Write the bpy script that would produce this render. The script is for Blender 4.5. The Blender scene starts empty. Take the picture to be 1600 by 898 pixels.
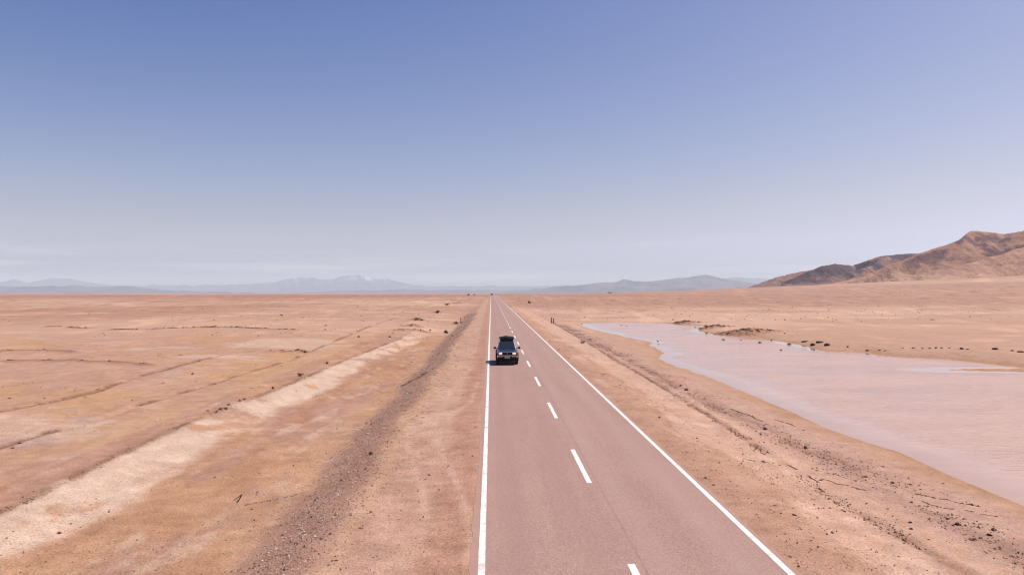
import bpy, bmesh, math, random
import numpy as np
from mathutils import Vector, Matrix
R = math.radians
random.seed(7)
sc = bpy.context.scene
COL = sc.collection

# ------------------------------------------------------------------ camera
FPX, CAMH = 1150.0, 6.04
YAW, PITCH = math.atan(32.7 / FPX), math.atan(4.5 / FPX)
cd = bpy.data.cameras.new("camera")
cd.sensor_width = 36.0
cd.lens = 36.0 * FPX / 1600.0
cd.clip_start, cd.clip_end = 0.1, 120000.0
cam = bpy.data.objects.new("camera", cd)
cam.location = (0, 0, CAMH)
cam.rotation_euler = (R(90) + PITCH, 0, -YAW)
COL.objects.link(cam)
sc.camera = cam

# ------------------------------------------------------------------ sky and sun
SUN_AZ, SUN_EL = R(80), R(60)          # azimuth from +Y (down the road) towards +X
world = bpy.data.worlds.new("World")
sc.world = world
world.use_nodes = True
wn, wl = world.node_tree.nodes, world.node_tree.links
wn.clear()
w_out = wn.new("ShaderNodeOutputWorld")
w_bg = wn.new("ShaderNodeBackground")
w_sky = wn.new("ShaderNodeTexSky")
w_sky.sky_type = 'NISHITA'
w_sky.sun_disc = False
w_sky.sun_elevation, w_sky.sun_rotation = SUN_EL, SUN_AZ
w_sky.altitude = 600.0
w_sky.air_density, w_sky.dust_density, w_sky.ozone_density = 1.0, 2.6, 1.8
w_bg.inputs["Strength"].default_value = 0.105
# thin high streaks of cloud low over the horizon
w_tc = wn.new("ShaderNodeTexCoord")
w_map = wn.new("ShaderNodeMapping")
w_map.inputs["Scale"].default_value = (2.2, 2.2, 46.0)
w_noi = wn.new("ShaderNodeTexNoise")
w_noi.inputs["Scale"].default_value = 1.6
w_noi.inputs["Detail"].default_value = 5.0
w_rmp = wn.new("ShaderNodeMapRange")
w_rmp.inputs["From Min"].default_value, w_rmp.inputs["From Max"].default_value = 0.48, 0.70
w_sep = wn.new("ShaderNodeSeparateXYZ")
w_lo = wn.new("ShaderNodeMapRange")
w_lo.inputs["From Min"].default_value, w_lo.inputs["From Max"].default_value = 0.0, 0.012
w_hi = wn.new("ShaderNodeMapRange")
w_hi.inputs["From Min"].default_value, w_hi.inputs["From Max"].default_value = 0.075, 0.03
w_m1 = wn.new("ShaderNodeMath"); w_m1.operation = 'MULTIPLY'
w_m2 = wn.new("ShaderNodeMath"); w_m2.operation = 'MULTIPLY'
w_m3 = wn.new("ShaderNodeMath"); w_m3.operation = 'MULTIPLY'; w_m3.inputs[1].default_value = 0.30
w_gain = wn.new("ShaderNodeVectorMath"); w_gain.operation = 'MULTIPLY_ADD'    # colour response of the photograph
w_gain.inputs[1].default_value = (1.34, 1.0, 0.79)
w_gain.inputs[2].default_value = (-1.32, -1.07, 0.02)
w_tint = wn.new("ShaderNodeVectorMath"); w_tint.operation = 'MAXIMUM'
w_tint.inputs[1].default_value = (0.3, 0.5, 1.0)
w_mix = wn.new("ShaderNodeMix"); w_mix.data_type = 'RGBA'
w_mix.inputs[7].default_value = (7.0, 6.7, 6.8, 1)
wl.new(w_tc.outputs["Generated"], w_map.inputs["Vector"])
wl.new(w_map.outputs[0], w_noi.inputs["Vector"])
wl.new(w_noi.outputs[0], w_rmp.inputs["Value"])
wl.new(w_tc.outputs["Generated"], w_sep.inputs[0])
wl.new(w_sep.outputs[2], w_lo.inputs["Value"])
wl.new(w_sep.outputs[2], w_hi.inputs["Value"])
wl.new(w_lo.outputs[0], w_m1.inputs[0]); wl.new(w_hi.outputs[0], w_m1.inputs[1])
wl.new(w_m1.outputs[0], w_m2.inputs[0]); wl.new(w_rmp.outputs[0], w_m2.inputs[1])
wl.new(w_m2.outputs[0], w_m3.inputs[0])
wl.new(w_sky.outputs[0], w_gain.inputs[0])
wl.new(w_gain.outputs[0], w_tint.inputs[0])
w_rgb = wn.new("ShaderNodeSeparateXYZ"); w_cmb = wn.new("ShaderNodeCombineXYZ")
wl.new(w_tint.outputs[0], w_rgb.inputs[0]); wl.new(w_rgb.outputs[0], w_cmb.inputs[0])
for k_, g_ in ((1, 0.995), (2, 1.25)):
    a_ = wn.new("ShaderNodeMath"); a_.operation = 'MULTIPLY'; a_.inputs[1].default_value = g_
    b_ = wn.new("ShaderNodeMath"); b_.operation = 'SMOOTH_MAX'; b_.inputs[2].default_value = 0.8
    wl.new(w_rgb.outputs[0], a_.inputs[0]); wl.new(a_.outputs[0], b_.inputs[0]); wl.new(w_rgb.outputs[k_], b_.inputs[1])
    wl.new(b_.outputs[0], w_cmb.inputs[k_])
wl.new(w_cmb.outputs[0], w_mix.inputs[6])
wl.new(w_m3.outputs[0], w_mix.inputs[0])
wl.new(w_mix.outputs[2], w_bg.inputs["Color"])
wl.new(w_bg.outputs[0], w_out.inputs["Surface"])

sd_ = bpy.data.lights.new("sun", 'SUN')
sd_.energy, sd_.angle = 4.8, R(0.53)
sd_.color = (1.0, 0.955, 0.90)
sun = bpy.data.objects.new("sun", sd_)
sun_dir = Vector((math.sin(SUN_AZ) * math.cos(SUN_EL), math.cos(SUN_AZ) * math.cos(SUN_EL), math.sin(SUN_EL)))
sun.rotation_euler = sun_dir.to_track_quat('Z', 'Y').to_euler()
sun.location = (60, 20, 90)
COL.objects.link(sun)

vs = sc.view_settings
vs.view_transform, vs.look, vs.gamma, vs.use_curve_mapping = 'Standard', 'None', 1.0, False
vs.exposure = 0.5
sc.cycles.use_denoising = True
sc.cycles.use_adaptive_sampling = False
sc.cycles.denoiser = 'OPENIMAGEDENOISE'
sc.cycles.denoising_prefilter = 'ACCURATE'
sc.cycles.filter_width = 1.15
sc.cycles.max_bounces = 6
sc.cycles.volume_bounces = 0
ALB = 0.435                              # display colour -> surface albedo under this sun and exposure

# ------------------------------------------------------------------ helpers
def s2l(c):
    c = np.asarray(c, float) / 255.0
    return np.where(c <= 0.04045, c / 12.92, ((c + 0.055) / 1.055) ** 2.4)

def alb(r, g, b):
    return tuple(float(v) for v in s2l((r, g, b)) * ALB)

_f = Vector((math.sin(YAW) * math.cos(PITCH), math.cos(YAW) * math.cos(PITCH), math.sin(PITCH)))
_r = Vector((math.cos(YAW), -math.sin(YAW), 0))
_u = _r.cross(_f)

def ray(px, py):
    return _f + _r * ((px - 800.0) / FPX) + _u * ((449.0 - py) / FPX)

def at_dist(px, py, Y):
    d = ray(px, py)
    t = Y / d.y
    return (d.x * t, Y, CAMH + d.z * t)

def _hash(ix, iy, seed):
    h = (ix.astype(np.uint32) * np.uint32(374761393) + iy.astype(np.uint32) * np.uint32(668265263)
         + np.uint32((seed * 974711 + 12345) & 0xffffffff))
    h = (h ^ (h >> np.uint32(13))) * np.uint32(1274126177)
    h = (h ^ (h >> np.uint32(16))) * np.uint32(2246822519)
    return (h ^ (h >> np.uint32(15))).astype(np.float64) / 4294967295.0

def vnoise(x, y, seed=0):
    x = np.asarray(x, float); y = np.asarray(y, float)
    fx, fy = np.floor(x), np.floor(y)
    ix, iy = fx.astype(np.int64), fy.astype(np.int64)
    tx, ty = x - fx, y - fy
    tx = tx * tx * tx * (tx * (tx * 6 - 15) + 10)
    ty = ty * ty * ty * (ty * (ty * 6 - 15) + 10)
    a, b = _hash(ix, iy, seed), _hash(ix + 1, iy, seed)
    c, d = _hash(ix, iy + 1, seed), _hash(ix + 1, iy + 1, seed)
    return (a + (b - a) * tx) * (1 - ty) + (c + (d - c) * tx) * ty

def fbm(x, y, oct=4, seed=0, gain=0.5):
    x = np.asarray(x, float); y = np.asarray(y, float)
    s, a, tot = 0.0, 1.0, 0.0
    for o in range(oct):
        ca, sa = math.cos(o * 0.9), math.sin(o * 0.9)
        s = s + a * vnoise((x * ca - y * sa) * 2.03 ** o + 17.3 * o, (x * sa + y * ca) * 2.03 ** o - 9.1 * o, seed + o * 31)
        tot += a
        a *= gain
    return s / tot

def ridged(x, y, oct=4, seed=0, gain=0.55):
    s, a, tot = 0.0, 1.0, 0.0
    for o in range(oct):
        ca, sa = math.cos(o * 1.1), math.sin(o * 1.1)
        n = vnoise((x * ca - y * sa) * 2.07 ** o + 5.3 * o, (x * sa + y * ca) * 2.07 ** o + 2.1 * o, seed + o * 57)
        s = s + a * (1 - np.abs(2 * n - 1))
        tot += a
        a *= gain
    return s / tot

def sstep(a, b, x):
    t = np.clip((x - a) / (b - a), 0, 1)
    return t * t * (3 - 2 * t)

def seg_dist(X, Y, poly):
    d = np.full(np.shape(X), 1e9)
    for (x0, y0), (x1, y1) in zip(poly[:-1], poly[1:]):
        dx, dy = x1 - x0, y1 - y0
        t = np.clip(((X - x0) * dx + (Y - y0) * dy) / (dx * dx + dy * dy + 1e-12), 0, 1)
        d = np.minimum(d, np.hypot(X - x0 - t * dx, Y - y0 - t * dy))
    return d

def poly_sd(X, Y, poly):
    P = poly + poly[:1]
    d = seg_dist(X, Y, P)
    ins = np.zeros(np.shape(X), bool)
    for (x0, y0), (x1, y1) in zip(P[:-1], P[1:]):
        c = ((y0 > Y) != (y1 > Y))
        xi = (x1 - x0) * (Y - y0) / ((y1 - y0) if y1 != y0 else 1e-9) + x0
        ins ^= c & (X < xi)
    return np.where(ins, -d, d)

def mesh_np(name, verts, faces, smooth=False, color=None):
    verts = np.asarray(verts, np.float32); faces = np.asarray(faces, np.int32)
    me = bpy.data.meshes.new(name)
    k = faces.shape[1]
    me.vertices.add(len(verts)); me.vertices.foreach_set("co", verts.ravel())
    me.loops.add(faces.size); me.loops.foreach_set("vertex_index", faces.ravel())
    me.polygons.add(len(faces))
    me.polygons.foreach_set("loop_start", np.arange(0, faces.size, k, dtype=np.int32))
    me.polygons.foreach_set("loop_total", np.full(len(faces), k, np.int32))
    me.update(calc_edges=True)
    me.polygons.foreach_set("use_smooth", np.full(len(faces), bool(smooth)))
    if color is not None:
        at = me.color_attributes.new("Col", 'FLOAT_COLOR', 'POINT')
        c = np.ones((len(verts), 4), np.float32); c[:, :3] = color
        at.data.foreach_set("color", c.ravel())
    return me

def link(name, me, mat=None, parent=None, loc=None, label=None, cat=None, group=None, kind=None):
    o = bpy.data.objects.new(name, me)
    COL.objects.link(o)
    if mat is not None and me is not None and not me.materials:
        me.materials.append(mat)
    if parent is not None:
        o.parent = parent
    if loc is not None:
        o.location = loc
    for k, v in (("label", label), ("category", cat), ("group", group), ("kind", kind)):
        if v:
            o[k] = v
    return o

def grid_faces(nr, nc):
    i = np.arange((nr - 1) * nc).reshape(nr - 1, nc)[:, :-1].ravel()
    return np.stack([i, i + 1, i + nc + 1, i + nc], 1)

# ------------------------------------------------------------------ materials
def mat_base(name, color, rough=0.6, metal=0.0, spec=0.5):
    m = bpy.data.materials.new(name); m.use_nodes = True
    b = m.node_tree.nodes["Principled BSDF"]
    b.inputs["Base Color"].default_value = (*color, 1)
    b.inputs["Roughness"].default_value = rough
    b.inputs["Metallic"].default_value = metal
    b.inputs["Specular IOR Level"].default_value = spec
    return m, m.node_tree.nodes, m.node_tree.links, b

def N(nodes, t, **kw):
    n = nodes.new(t)
    for k, v in kw.items():
        if k in n.inputs:
            n.inputs[k].default_value = v
        else:
            setattr(n, k, v)
    return n

def mulmix(nodes, links, a, b_lo, b_hi, fac):
    """a * lerp(b_lo, b_hi, fac)"""
    mr = N(nodes, "ShaderNodeMapRange")
    mr.inputs["From Min"].default_value, mr.inputs["From Max"].default_value = 0.3, 0.7
    mr.inputs["To Min"].default_value, mr.inputs["To Max"].default_value = b_lo, b_hi
    links.new(fac, mr.inputs["Value"])
    vm = N(nodes, "ShaderNodeVectorMath", operation='MULTIPLY')
    links.new(a, vm.inputs[0])
    links.new(mr.outputs[0], vm.inputs[1])
    return vm.outputs[0]

def ground_mat(name, s1=2.2, s2=14.0, s3=0.74, amp=(0.9, 1.1, 0.74, 1.24), bump=0.7, bdist=0.05):
    m, n, l, b = mat_base(name, (0.3, 0.2, 0.14), 0.95, 0, 0.15)
    tc = N(n, "ShaderNodeTexCoord")
    at = N(n, "ShaderNodeVertexColor", layer_name="Col")
    n1 = N(n, "ShaderNodeTexNoise", Scale=s1, Detail=4.0)
    n2 = N(n, "ShaderNodeTexNoise", Scale=s2, Detail=3.0, Roughness=0.65)
    n3 = N(n, "ShaderNodeTexNoise", Scale=s2 * 4.3, Detail=2.0, Roughness=0.7)
    for q in (n1, n2, n3):
        l.new(tc.outputs["Object"], q.inputs["Vector"])
    c = mulmix(n, l, at.outputs[0], amp[0], amp[1], n1.outputs[0])
    c = mulmix(n, l, c, amp[2], amp[3], n2.outputs[0])
    c = mulmix(n, l, c, s3, 2.0 - s3, n3.outputs[0])
    l.new(c, b.inputs["Base Color"])
    ad = N(n, "ShaderNodeMath", operation='ADD')
    l.new(n1.outputs[0], ad.inputs[0]); l.new(n2.outputs[0], ad.inputs[1])
    bp = N(n, "ShaderNodeBump", Strength=bump, Distance=bdist)
    l.new(ad.outputs[0], bp.inputs["Height"])
    l.new(bp.outputs[0], b.inputs["Normal"])
    return m

M_ground = ground_mat("desert_soil")
M_hill = ground_mat("hill_rock", s1=0.012, s2=0.06, s3=0.78, amp=(0.92, 1.08, 0.74, 1.24), bump=0.5, bdist=7.0)
M_far = ground_mat("far_rock", s1=0.0008, s2=0.004, s3=0.95, amp=(0.9, 1.08, 0.85, 1.12), bump=0.5, bdist=60.0)

def stone_mat(name):
    m, n, l, b = mat_base(name, (0.2, 0.15, 0.13), 0.9, 0, 0.2)
    at = N(n, "ShaderNodeVertexColor", layer_name="Col")
    l.new(at.outputs[0], b.inputs["Base Color"])
    return m
M_stone = stone_mat("loose_stone")

def rock_mat():
    m, n, l, b = mat_base("dark_rock", alb(88, 58, 48), 0.85, 0, 0.25)
    tc = N(n, "ShaderNodeTexCoord")
    nz = N(n, "ShaderNodeTexNoise", Scale=6.0, Detail=5.0)
    l.new(tc.outputs["Object"], nz.inputs["Vector"])
    cr = N(n, "ShaderNodeValToRGB")
    cr.color_ramp.elements[0].color = (*alb(62, 40, 34), 1)
    cr.color_ramp.elements[1].color = (*alb(128, 92, 78), 1)
    cr.color_ramp.elements[0].position, cr.color_ramp.elements[1].position = 0.35, 0.7
    l.new(nz.outputs[0], cr.inputs[0]); l.new(cr.outputs[0], b.inputs["Base Color"])
    bp = N(n, "ShaderNodeBump", Strength=0.6, Distance=0.05)
    l.new(nz.outputs[0], bp.inputs["Height"]); l.new(bp.outputs[0], b.inputs["Normal"])
    return m
M_rock = rock_mat()

# ------------------------------------------------------------------ terrain
WATER_Z = -0.55
EDGE_L, EDGE_R, MID = -0.208, 6.395, 3.08
ROAD_L, ROAD_R = -0.455, 6.60

def drop(Y):
    return -0.0041 * 120.0 * np.logaddexp(0, (np.asarray(Y, float) - 860.0) / 120.0)

def fan(X, Y):
    a = np.clip((X - 110.0) / 780.0, 0, 3)
    g = 1 - sstep(1500, 3300, Y)
    back = sstep(-400, 300, Y)
    return 29.0 * a ** 1.35 * g * back

def flat_px(px, py, z):
    d = ray(px, py); t = (z - CAMH) / d.z
    return (d.x * t, d.y * t)

POND_PX = [(1640, 808), (1600, 790), (1540, 765), (1480, 740), (1440, 722), (1400, 704), (1350, 690), (1300, 672), (1262, 655), (1240, 643), (1200, 628),
           (1165, 612), (1130, 598), (1095, 585), (1060, 573), (1040, 566), (1029, 559), (1033, 553), (1038, 550),
           (1024, 544), (1014, 538), (1020, 535), (1000, 531), (975, 526), (945, 519), (918, 513), (903, 505.5),
           (930, 504.3), (980, 503.8), (1030, 504.2), (1065, 506), (1095, 508.5), (1118, 511.5), (1104, 515), (1090, 517), (1108, 520), (1150, 523.5),
           (1185, 526), (1200, 530), (1225, 534), (1252, 538), (1268, 543), (1280, 547.2), (1310, 549), (1345, 549.5), (1375, 554),
           (1400, 557), (1440, 558.5), (1480, 560.5), (1520, 565), (1560, 569.2), (1600, 573.8), (1640, 575), (1640, 577.2), (1600, 577.0), (1520, 576.6), (1452, 577.6), (1520, 578.6), (1600, 580.0), (1640, 582)]
POND = [flat_px(x, y, WATER_Z) for x, y in POND_PX]
POND += [(70, 62), (95, 40), (90, 5), (40, -12), (18, 0)]

def pline(px, z=-0.2):
    return [flat_px(x, y, z) for x, y in px]

# mounds: px, py, width m (across), depth m, height m, tint (0 soil, 1 dark rubble)
MOUNDS_PX = [(1163, 521.5, 4.8, 3.0, 0.48, 1), (1112, 512.5, 3.0, 2.2, 0.4, 1), (1070, 504.5, 2.4, 2.0, 0.28, 1),
             (966, 514.5, 1.6, 1.2, 0.32, 1), (632, 516, 1.6, 1.4, 0.75, 1), (646, 510, 2.0, 1.6, 0.9, 1), (655, 515, 2.2, 1.3, 0.6, 1),
             (668, 508, 2.6, 2.2, 0.8, 0), (652, 500, 2.0, 1.8, 0.7, 1), (640, 506, 2.6, 1.6, 0.5, 0), (684, 489, 1.6, 2.0, 0.8, 1),
             (702, 476, 3.2, 4.0, 1.1, 1), (716, 474, 2.8, 4.0, 0.9, 1), (826, 470, 4.4, 8.0, 1.6, 1), (812, 467, 4.0, 9.0, 1.2, 1),
             (804, 462, 2.6, 14.0, 1.6, 1), (735, 468, 2.0, 9.0, 1.0, 1), (744, 465, 2.0, 12.0, 1.1, 1), (470, 548, 1.2, 0.8, 0.35, 1),
             (440, 548, 1.6, 0.8, 0.28, 1), (713, 503, 0.9, 1.8, 0.45, 1)]
MOUNDS = []
for (x, y, w, d, h, t) in MOUNDS_PX:
    mx, my = flat_px(x, y, -0.4 if x > 880 else -0.15)
    MOUNDS.append((mx, my, w, d, h, t))

# little scarps across the left plain, their shade painted into the soil colour
SCARPS_PX = [[(72, 510), (96, 510)], [(108, 511), (125, 512.3), (142, 512)], [(175, 515), (210, 516), (252, 515.8)],
             [(254, 515), (272, 514.6), (292, 514.4)], [(300, 514.6), (318, 514), (336, 514.3)], [(344, 514.2), (358, 513.6), (378, 514.4)],
             [(380, 515), (420, 516.4), (462, 517.4)], [(0, 562), (60, 561.5), (108, 562)], [(120, 562.5), (160, 563.5), (200, 567), (232, 571)],
             [(0, 547), (60, 546.6), (108, 547), (112, 549)]]
SCARPS = [pline(p, -0.1) for p in SCARPS_PX]

P1 = pline([(-40, 702), (0, 690), (60, 672), (130, 655), (180, 640), (230, 622), (290, 605), (340, 591), (372, 580), (410, 570), (455, 557), (480, 547), (530, 527), (590, 505), (620, 496)], -0.1)
P2 = pline([(-40, 652), (0, 643), (45, 635), (80, 628), (150, 611), (210, 590), (265, 575), (310, 562), (350, 553), (395, 548)], -0.1)
CREST = pline([(-60, 815), (0, 787), (60, 760), (150, 716), (230, 680), (300, 650), (350, 632), (420, 606), (470, 587), (530, 562), (580, 543), (628, 525)], -0.1)
L1 = pline([(860, 501), (905, 528), (960, 561), (1000, 584), (1045, 611), (1090, 640), (1130, 663), (1180, 697), (1235, 735), (1270, 760), (1300, 780), (1360, 812), (1430, 852), (1500, 890), (1560, 922)], -0.3)
L2 = pline([(880, 508), (925, 534), (975, 559), (1010, 577), (1050, 600), (1110, 632), (1150, 650), (1195, 672), (1260, 700), (1320, 728), (1400, 765), (1480, 805), (1560, 850), (1640, 895)], -0.38)
TRK = [pline(p, -0.1) for p in (
    [(742, 570), (722, 590), (702, 615), (692, 637), (668, 652), (640, 662)],
    [(748, 595), (742, 612), (735, 630), (705, 650), (690, 668), (684, 690), (693, 716), (708, 745), (724, 785), (733, 830), (738, 880)],
    [(640, 662), (634, 684), (641, 710), (651, 740), (660, 775), (665, 820), (664, 870)],
    [(738, 560), (745, 540), (750, 520)])]

def crest_x(Y):
    return np.interp(Y, [p[1] for p in CREST], [p[0] for p in CREST])

def wob(Y, s, a, seed):
    return (fbm(Y * s, Y * 0 + seed, 3, seed) - 0.5) * 2 * a

def height(X, Y, want=False):
    X = np.asarray(X, float); Y = np.asarray(Y, float)
    z = drop(Y) + fan(X, Y)
    dist = np.hypot(X, Y)
    # gentle swells of the plain
    pl = sstep(14, 40, np.abs(X - 3))
    z = z - 0.10 * pl + pl * (fbm(X / 38, Y / 38, 3, 3) - 0.5) * 0.55 * np.clip(1.2 - dist / 3000, 0.1, 1)
    z = z + (fbm(X / 1.7, Y / 2.4, 5, 11, 0.6) - 0.5) * (0.13 - 0.07 * (np.abs(X + 12) < 6)) * sstep(1.0, 9.0, np.maximum(ROAD_L - X, X - ROAD_R)) * np.clip(1.3 - dist / 400, 0, 1)
    # left of the road: shoulder, gravel embankment, drain floor, pale cut bank
    endf = 1 - sstep(100, 126, Y)
    wL = wob(Y, 0.09, 0.35, 21) + wob(Y, 0.4, 0.15, 23)
    sh = -0.004 - 0.04 * np.clip(ROAD_L - X, 0, 3.6)
    emb = -0.62 * sstep(-4.0 + wL, -6.7 + wL, X) * (0.35 + 0.65 * (1 - sstep(110, 170, Y)))
    wB = wob(Y, 0.06, 0.5, 25) + wob(Y, 0.5, 0.16, 27)
    xc = crest_x(Y)
    bank = sstep(xc + 2.6 + 0.5 * wB, xc - 0.1, X) * 0.42 * endf + 0.62 * sstep(-8, -16, X) * (1 - endf) * (0.35 + 0.65 * (1 - sstep(110, 170, Y)))
    left = sh + emb + np.maximum(bank, 0)
    mL = sstep(0.0, -0.3, X - ROAD_L) * (1 - sstep(-18, -26, X))
    # right of the road: low shoulder down to the pond
    wR = wob(Y, 0.12, 0.25, 31)
    right = -0.004 - 0.26 * sstep(7.2, 10.5, X) - 0.12 * sstep(10.5, 15.5, X)
    right = right + 0.035 * np.exp(-((X - 9.4 - wR) / 0.8) ** 2) * sstep(8, 9, X) * 0.6
    mR = sstep(0.0, 0.3, X - ROAD_R) * (1 - sstep(22, 40, X) * 1.0)
    z = z + left * mL + right * mR
    nr = (dist < 420)
    if np.any(nr):
        xs, ys, zs = X[nr], Y[nr], z[nr]
        for pl_, w, dep in ((P1, 0.22, 0.06), (P2, 0.24, 0.06), (L1, 0.16, 0.035), (L2, 0.6, 0.04)):
            d = seg_dist(xs, ys, pl_)
            zs = zs - dep * np.exp(-(d / w) ** 2) + 0.5 * dep * np.exp(-((d - 2.0 * w) / w) ** 2)
        for s in SCARPS:
            d = seg_dist(xs, ys, s)
            zs = zs + 0.16 * np.exp(-(d / 1.0) ** 2)
        sdp = poly_sd(xs, ys, POND) + (fbm(xs / 1.6, ys / 1.6, 3, 77) - 0.5) * 0.7 * sstep(20, 60, ys) * (1 - 0.8 * sstep(34, 38, xs) * sstep(70, 60, ys))
        land = np.maximum(zs, WATER_Z + 0.10)
        zo = WATER_Z + (land - WATER_Z) * (1 - np.exp(-np.clip(sdp, 0, None) / 2.2))
        zi = WATER_Z + np.clip(0.15 * sdp, -0.8, 0)
        wet = (xs > 9) & (ys < 260)
        zs = np.where(wet, np.where(sdp > 0, zo, zi), zs)
        for (mx, my, w, d, h, t) in MOUNDS:
            e = np.exp(-(((xs - mx) / w) ** 2 + ((ys - my) / d) ** 2))
            zs = zs + (0.6 if t and mx < 5 else 1.0) * h * e * (0.65 + 0.7 * fbm(xs / 0.9, ys / 0.9, 3, 91)) + (0.12 * e if mx > 12 else 0)
        z = z.copy(); z[nr] = zs
    for (mx, my, w, d, h, t) in MOUNDS:
        if math.hypot(mx, my) >= 400:
            z = z + h * np.exp(-(((X - mx) / w) ** 2 + ((Y - my) / d) ** 2))
    inr = sstep(-0.08, -0.35, np.maximum(ROAD_L - X, X - ROAD_R))
    zr = drop(Y)
    z = np.where(inr > 0, np.minimum(z, zr - 0.012 - 0.06 * inr), z)
    side = np.maximum(ROAD_L - X, X - ROAD_R)
    z = np.where(side < 6, np.minimum(z, zr - 0.008), z)       # never above the carriageway beside it
    return z

def hz(x, y):
    return float(height(np.array([x], float), np.array([y], float))[0])

def unproj(px, py):
    d = ray(px, py)
    z = -0.2
    for _ in range(7):
        t = (z - CAMH) / d.z
        z = 0.5 * z + 0.5 * hz(d.x * t, d.y * t)
    t = (z - CAMH) / d.z
    return d.x * t, d.y * t, hz(d.x * t, d.y * t)

def mix(a, b, t):
    return a + (np.asarray(b, float) - a) * t[:, None]

def ground_color(X, Y, Z):
    n = len(X)
    dist = np.hypot(X, Y)
    f1 = fbm(X / 9, Y / 14, 6, 101, 0.6); f2 = fbm(X / 3.2, Y / 5.5, 6, 111, 0.62); f3 = fbm(X / 0.7, Y / 1.1, 3, 121)
    f4 = fbm(X / 60, Y / 90, 4, 131); f5 = fbm(X / 260, Y / 420, 4, 141)
    fine = np.clip(1.25 - dist / 140, 0, 1)
    C = np.tile(np.array([209., 163., 138.]), (n, 1))
    L = X < 3
    # --- left plain
    C = mix(C, (214, 166, 128), sstep(0.46, 0.60, f1) * L * (1 - sstep(60, 160, Y)))
    C = mix(C, (211, 167, 144), sstep(0.48, 0.64, f2) * L * 0.7 * (1 - sstep(200, 600, Y)))
    C = mix(C, (208, 174, 164), sstep(0.60, 0.70, fbm(X / 5, Y / 4, 6, 151, 0.6)) * L * 0.7 * (1 - sstep(90, 180, Y)))
    C = mix(C, (226, 190, 168), sstep(0.60, 0.72, fbm(X / 12, Y / 7, 4, 161)) * 0.75)
    C = mix(C, (212, 166, 130), sstep(-20.5, -17.0, X) * sstep(-13.0, -15.0, X) * sstep(0.35, 0.6, f2) * 0.75 * (Y < 130))
    C = mix(C, (224, 184, 158), sstep(0.52, 0.68, f4) * sstep(90, 160, dist) * 0.7)
    C = mix(C, (192, 143, 122), sstep(0.50, 0.66, fbm(X / 45, Y / 80, 4, 171)) * sstep(110, 240, dist) * 0.65 * L)
    C = mix(C, (190, 138, 118), sstep(0.46, 0.62, f5) * sstep(350, 800, Y) * 0.85)
    C = mix(C, (196, 142, 122), sstep(420, 700, Y) * (1 - sstep(1200, 2600, Y)) * L * 0.6)
    C = mix(C, (214, 170, 146), sstep(2200, 5000, Y) * L * 0.6)
    # --- right plain and fan
    Rr = X > 3
    C = mix(C, (210, 166, 143), Rr * sstep(8, 14, X) * 0.8 * (1 - sstep(260, 420, Y)))
    C = mix(C, (224, 182, 158), Rr * sstep(0.47, 0.60, fbm(X / 40, Y / 24, 4, 181)) * sstep(105, 140, Y) * (1 - sstep(240, 320, Y)))
    C = mix(C, (192, 146, 126), Rr * sstep(230, 330, Y + 0.15 * X + 60 * (f4 - 0.5)) * 0.75 * (1 - sstep(500, 700, X)))
    C = mix(C, (204, 156, 130), Rr * sstep(0.48, 0.62, fbm(X / 120, Y / 200, 4, 191)) * sstep(330, 500, Y) * 0.6)
    C = mix(C, (178, 130, 112), Rr * sstep(1800, 2600, Y) * (1 - sstep(450, 900, X)) * 0.7)
    C = mix(C, (206, 164, 144), sstep(120, 320, X) * 0.6)
    C = mix(C, (232, 188, 158), sstep(0.44, 0.60, fbm((X - 0.35 * Y) / 380, (Y + X) / 60, 5, 195)) * sstep(9, 22, Z) * 0.7 * Rr)
    spk = vnoise(X / (0.6 + dist / 330), Y / (1.5 + dist / 90), 197)
    C = C * (1 - 0.11 * sstep(0.72, 0.9, spk) * sstep(140, 260, dist) * (1 - sstep(900, 1500, dist)))[:, None]
    C = C * (1 + 0.07 * sstep(0.70, 0.9, vnoise(X / (1.6 + dist / 120), Y / (0.8 + dist / 60), 199)) * sstep(60, 120, dist))[:, None]
    # --- left corridor
    wL = wob(Y, 0.09, 0.35, 21) + wob(Y, 0.4, 0.15, 23)
    wB = wob(Y, 0.06, 0.5, 25) + wob(Y, 0.5, 0.16, 27)
    endf = 1 - sstep(100, 122, Y + 10 * (f1 - 0.5))
    fl = sstep(-6.0 + wL, -6.8 + wL, X) * (X > -16) * endf
    D = np.tile(np.array([208., 158., 126.]), (n, 1))
    D = mix(D, (200, 153, 132), sstep(0.42, 0.60, fbm(X / 2.2, Y / 6, 6, 201, 0.62)))
    D = mix(D, (190, 132, 102), sstep(0.54, 0.66, fbm(X / 2.0, Y / 5, 6, 211, 0.6)) * 0.5)
    D = mix(D, (226, 190, 166), sstep(0.60, 0.70, fbm(X / 0.9, Y / 2.8, 6, 221, 0.6)) * 0.6)
    D = mix(D, (208, 162, 128), sstep(-8.4 + wL, -6.9 + wL, X) * 0.6 * sstep(0.3, 0.6, f2))
    C = C + (D - C) * fl[:, None]
    xc = crest_x(Y) + 0.5 * (f3 - 0.5)
    bk = sstep(xc + 2.5 + 0.8 * wB + 3.0 * (f1 - 0.5), xc + 1.6 + 0.8 * wB + 3.0 * (f1 - 0.5), X) * sstep(xc - 0.2, xc + 0.1, X) * endf * (Y > -30)
    bk = bk * (1 - 0.75 * sstep(0.64, 0.68, fbm(X / 1.6, Y / 3.2, 3, 231)))
    C = mix(C, (231, 197, 176), bk)
    gr = sstep(-6.6 + wL + 1.0 * (f3 - 0.5), -5.9 + wL + 0.7 * (f3 - 0.5), X) * sstep(-3.9 + wL + 0.9 * (f3 - 0.5), -4.3 + wL + 0.9 * (f3 - 0.5), X) * (1 - sstep(190, 330, Y))
    C = mix(C, (194, 147, 127), gr * 0.8)
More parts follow.
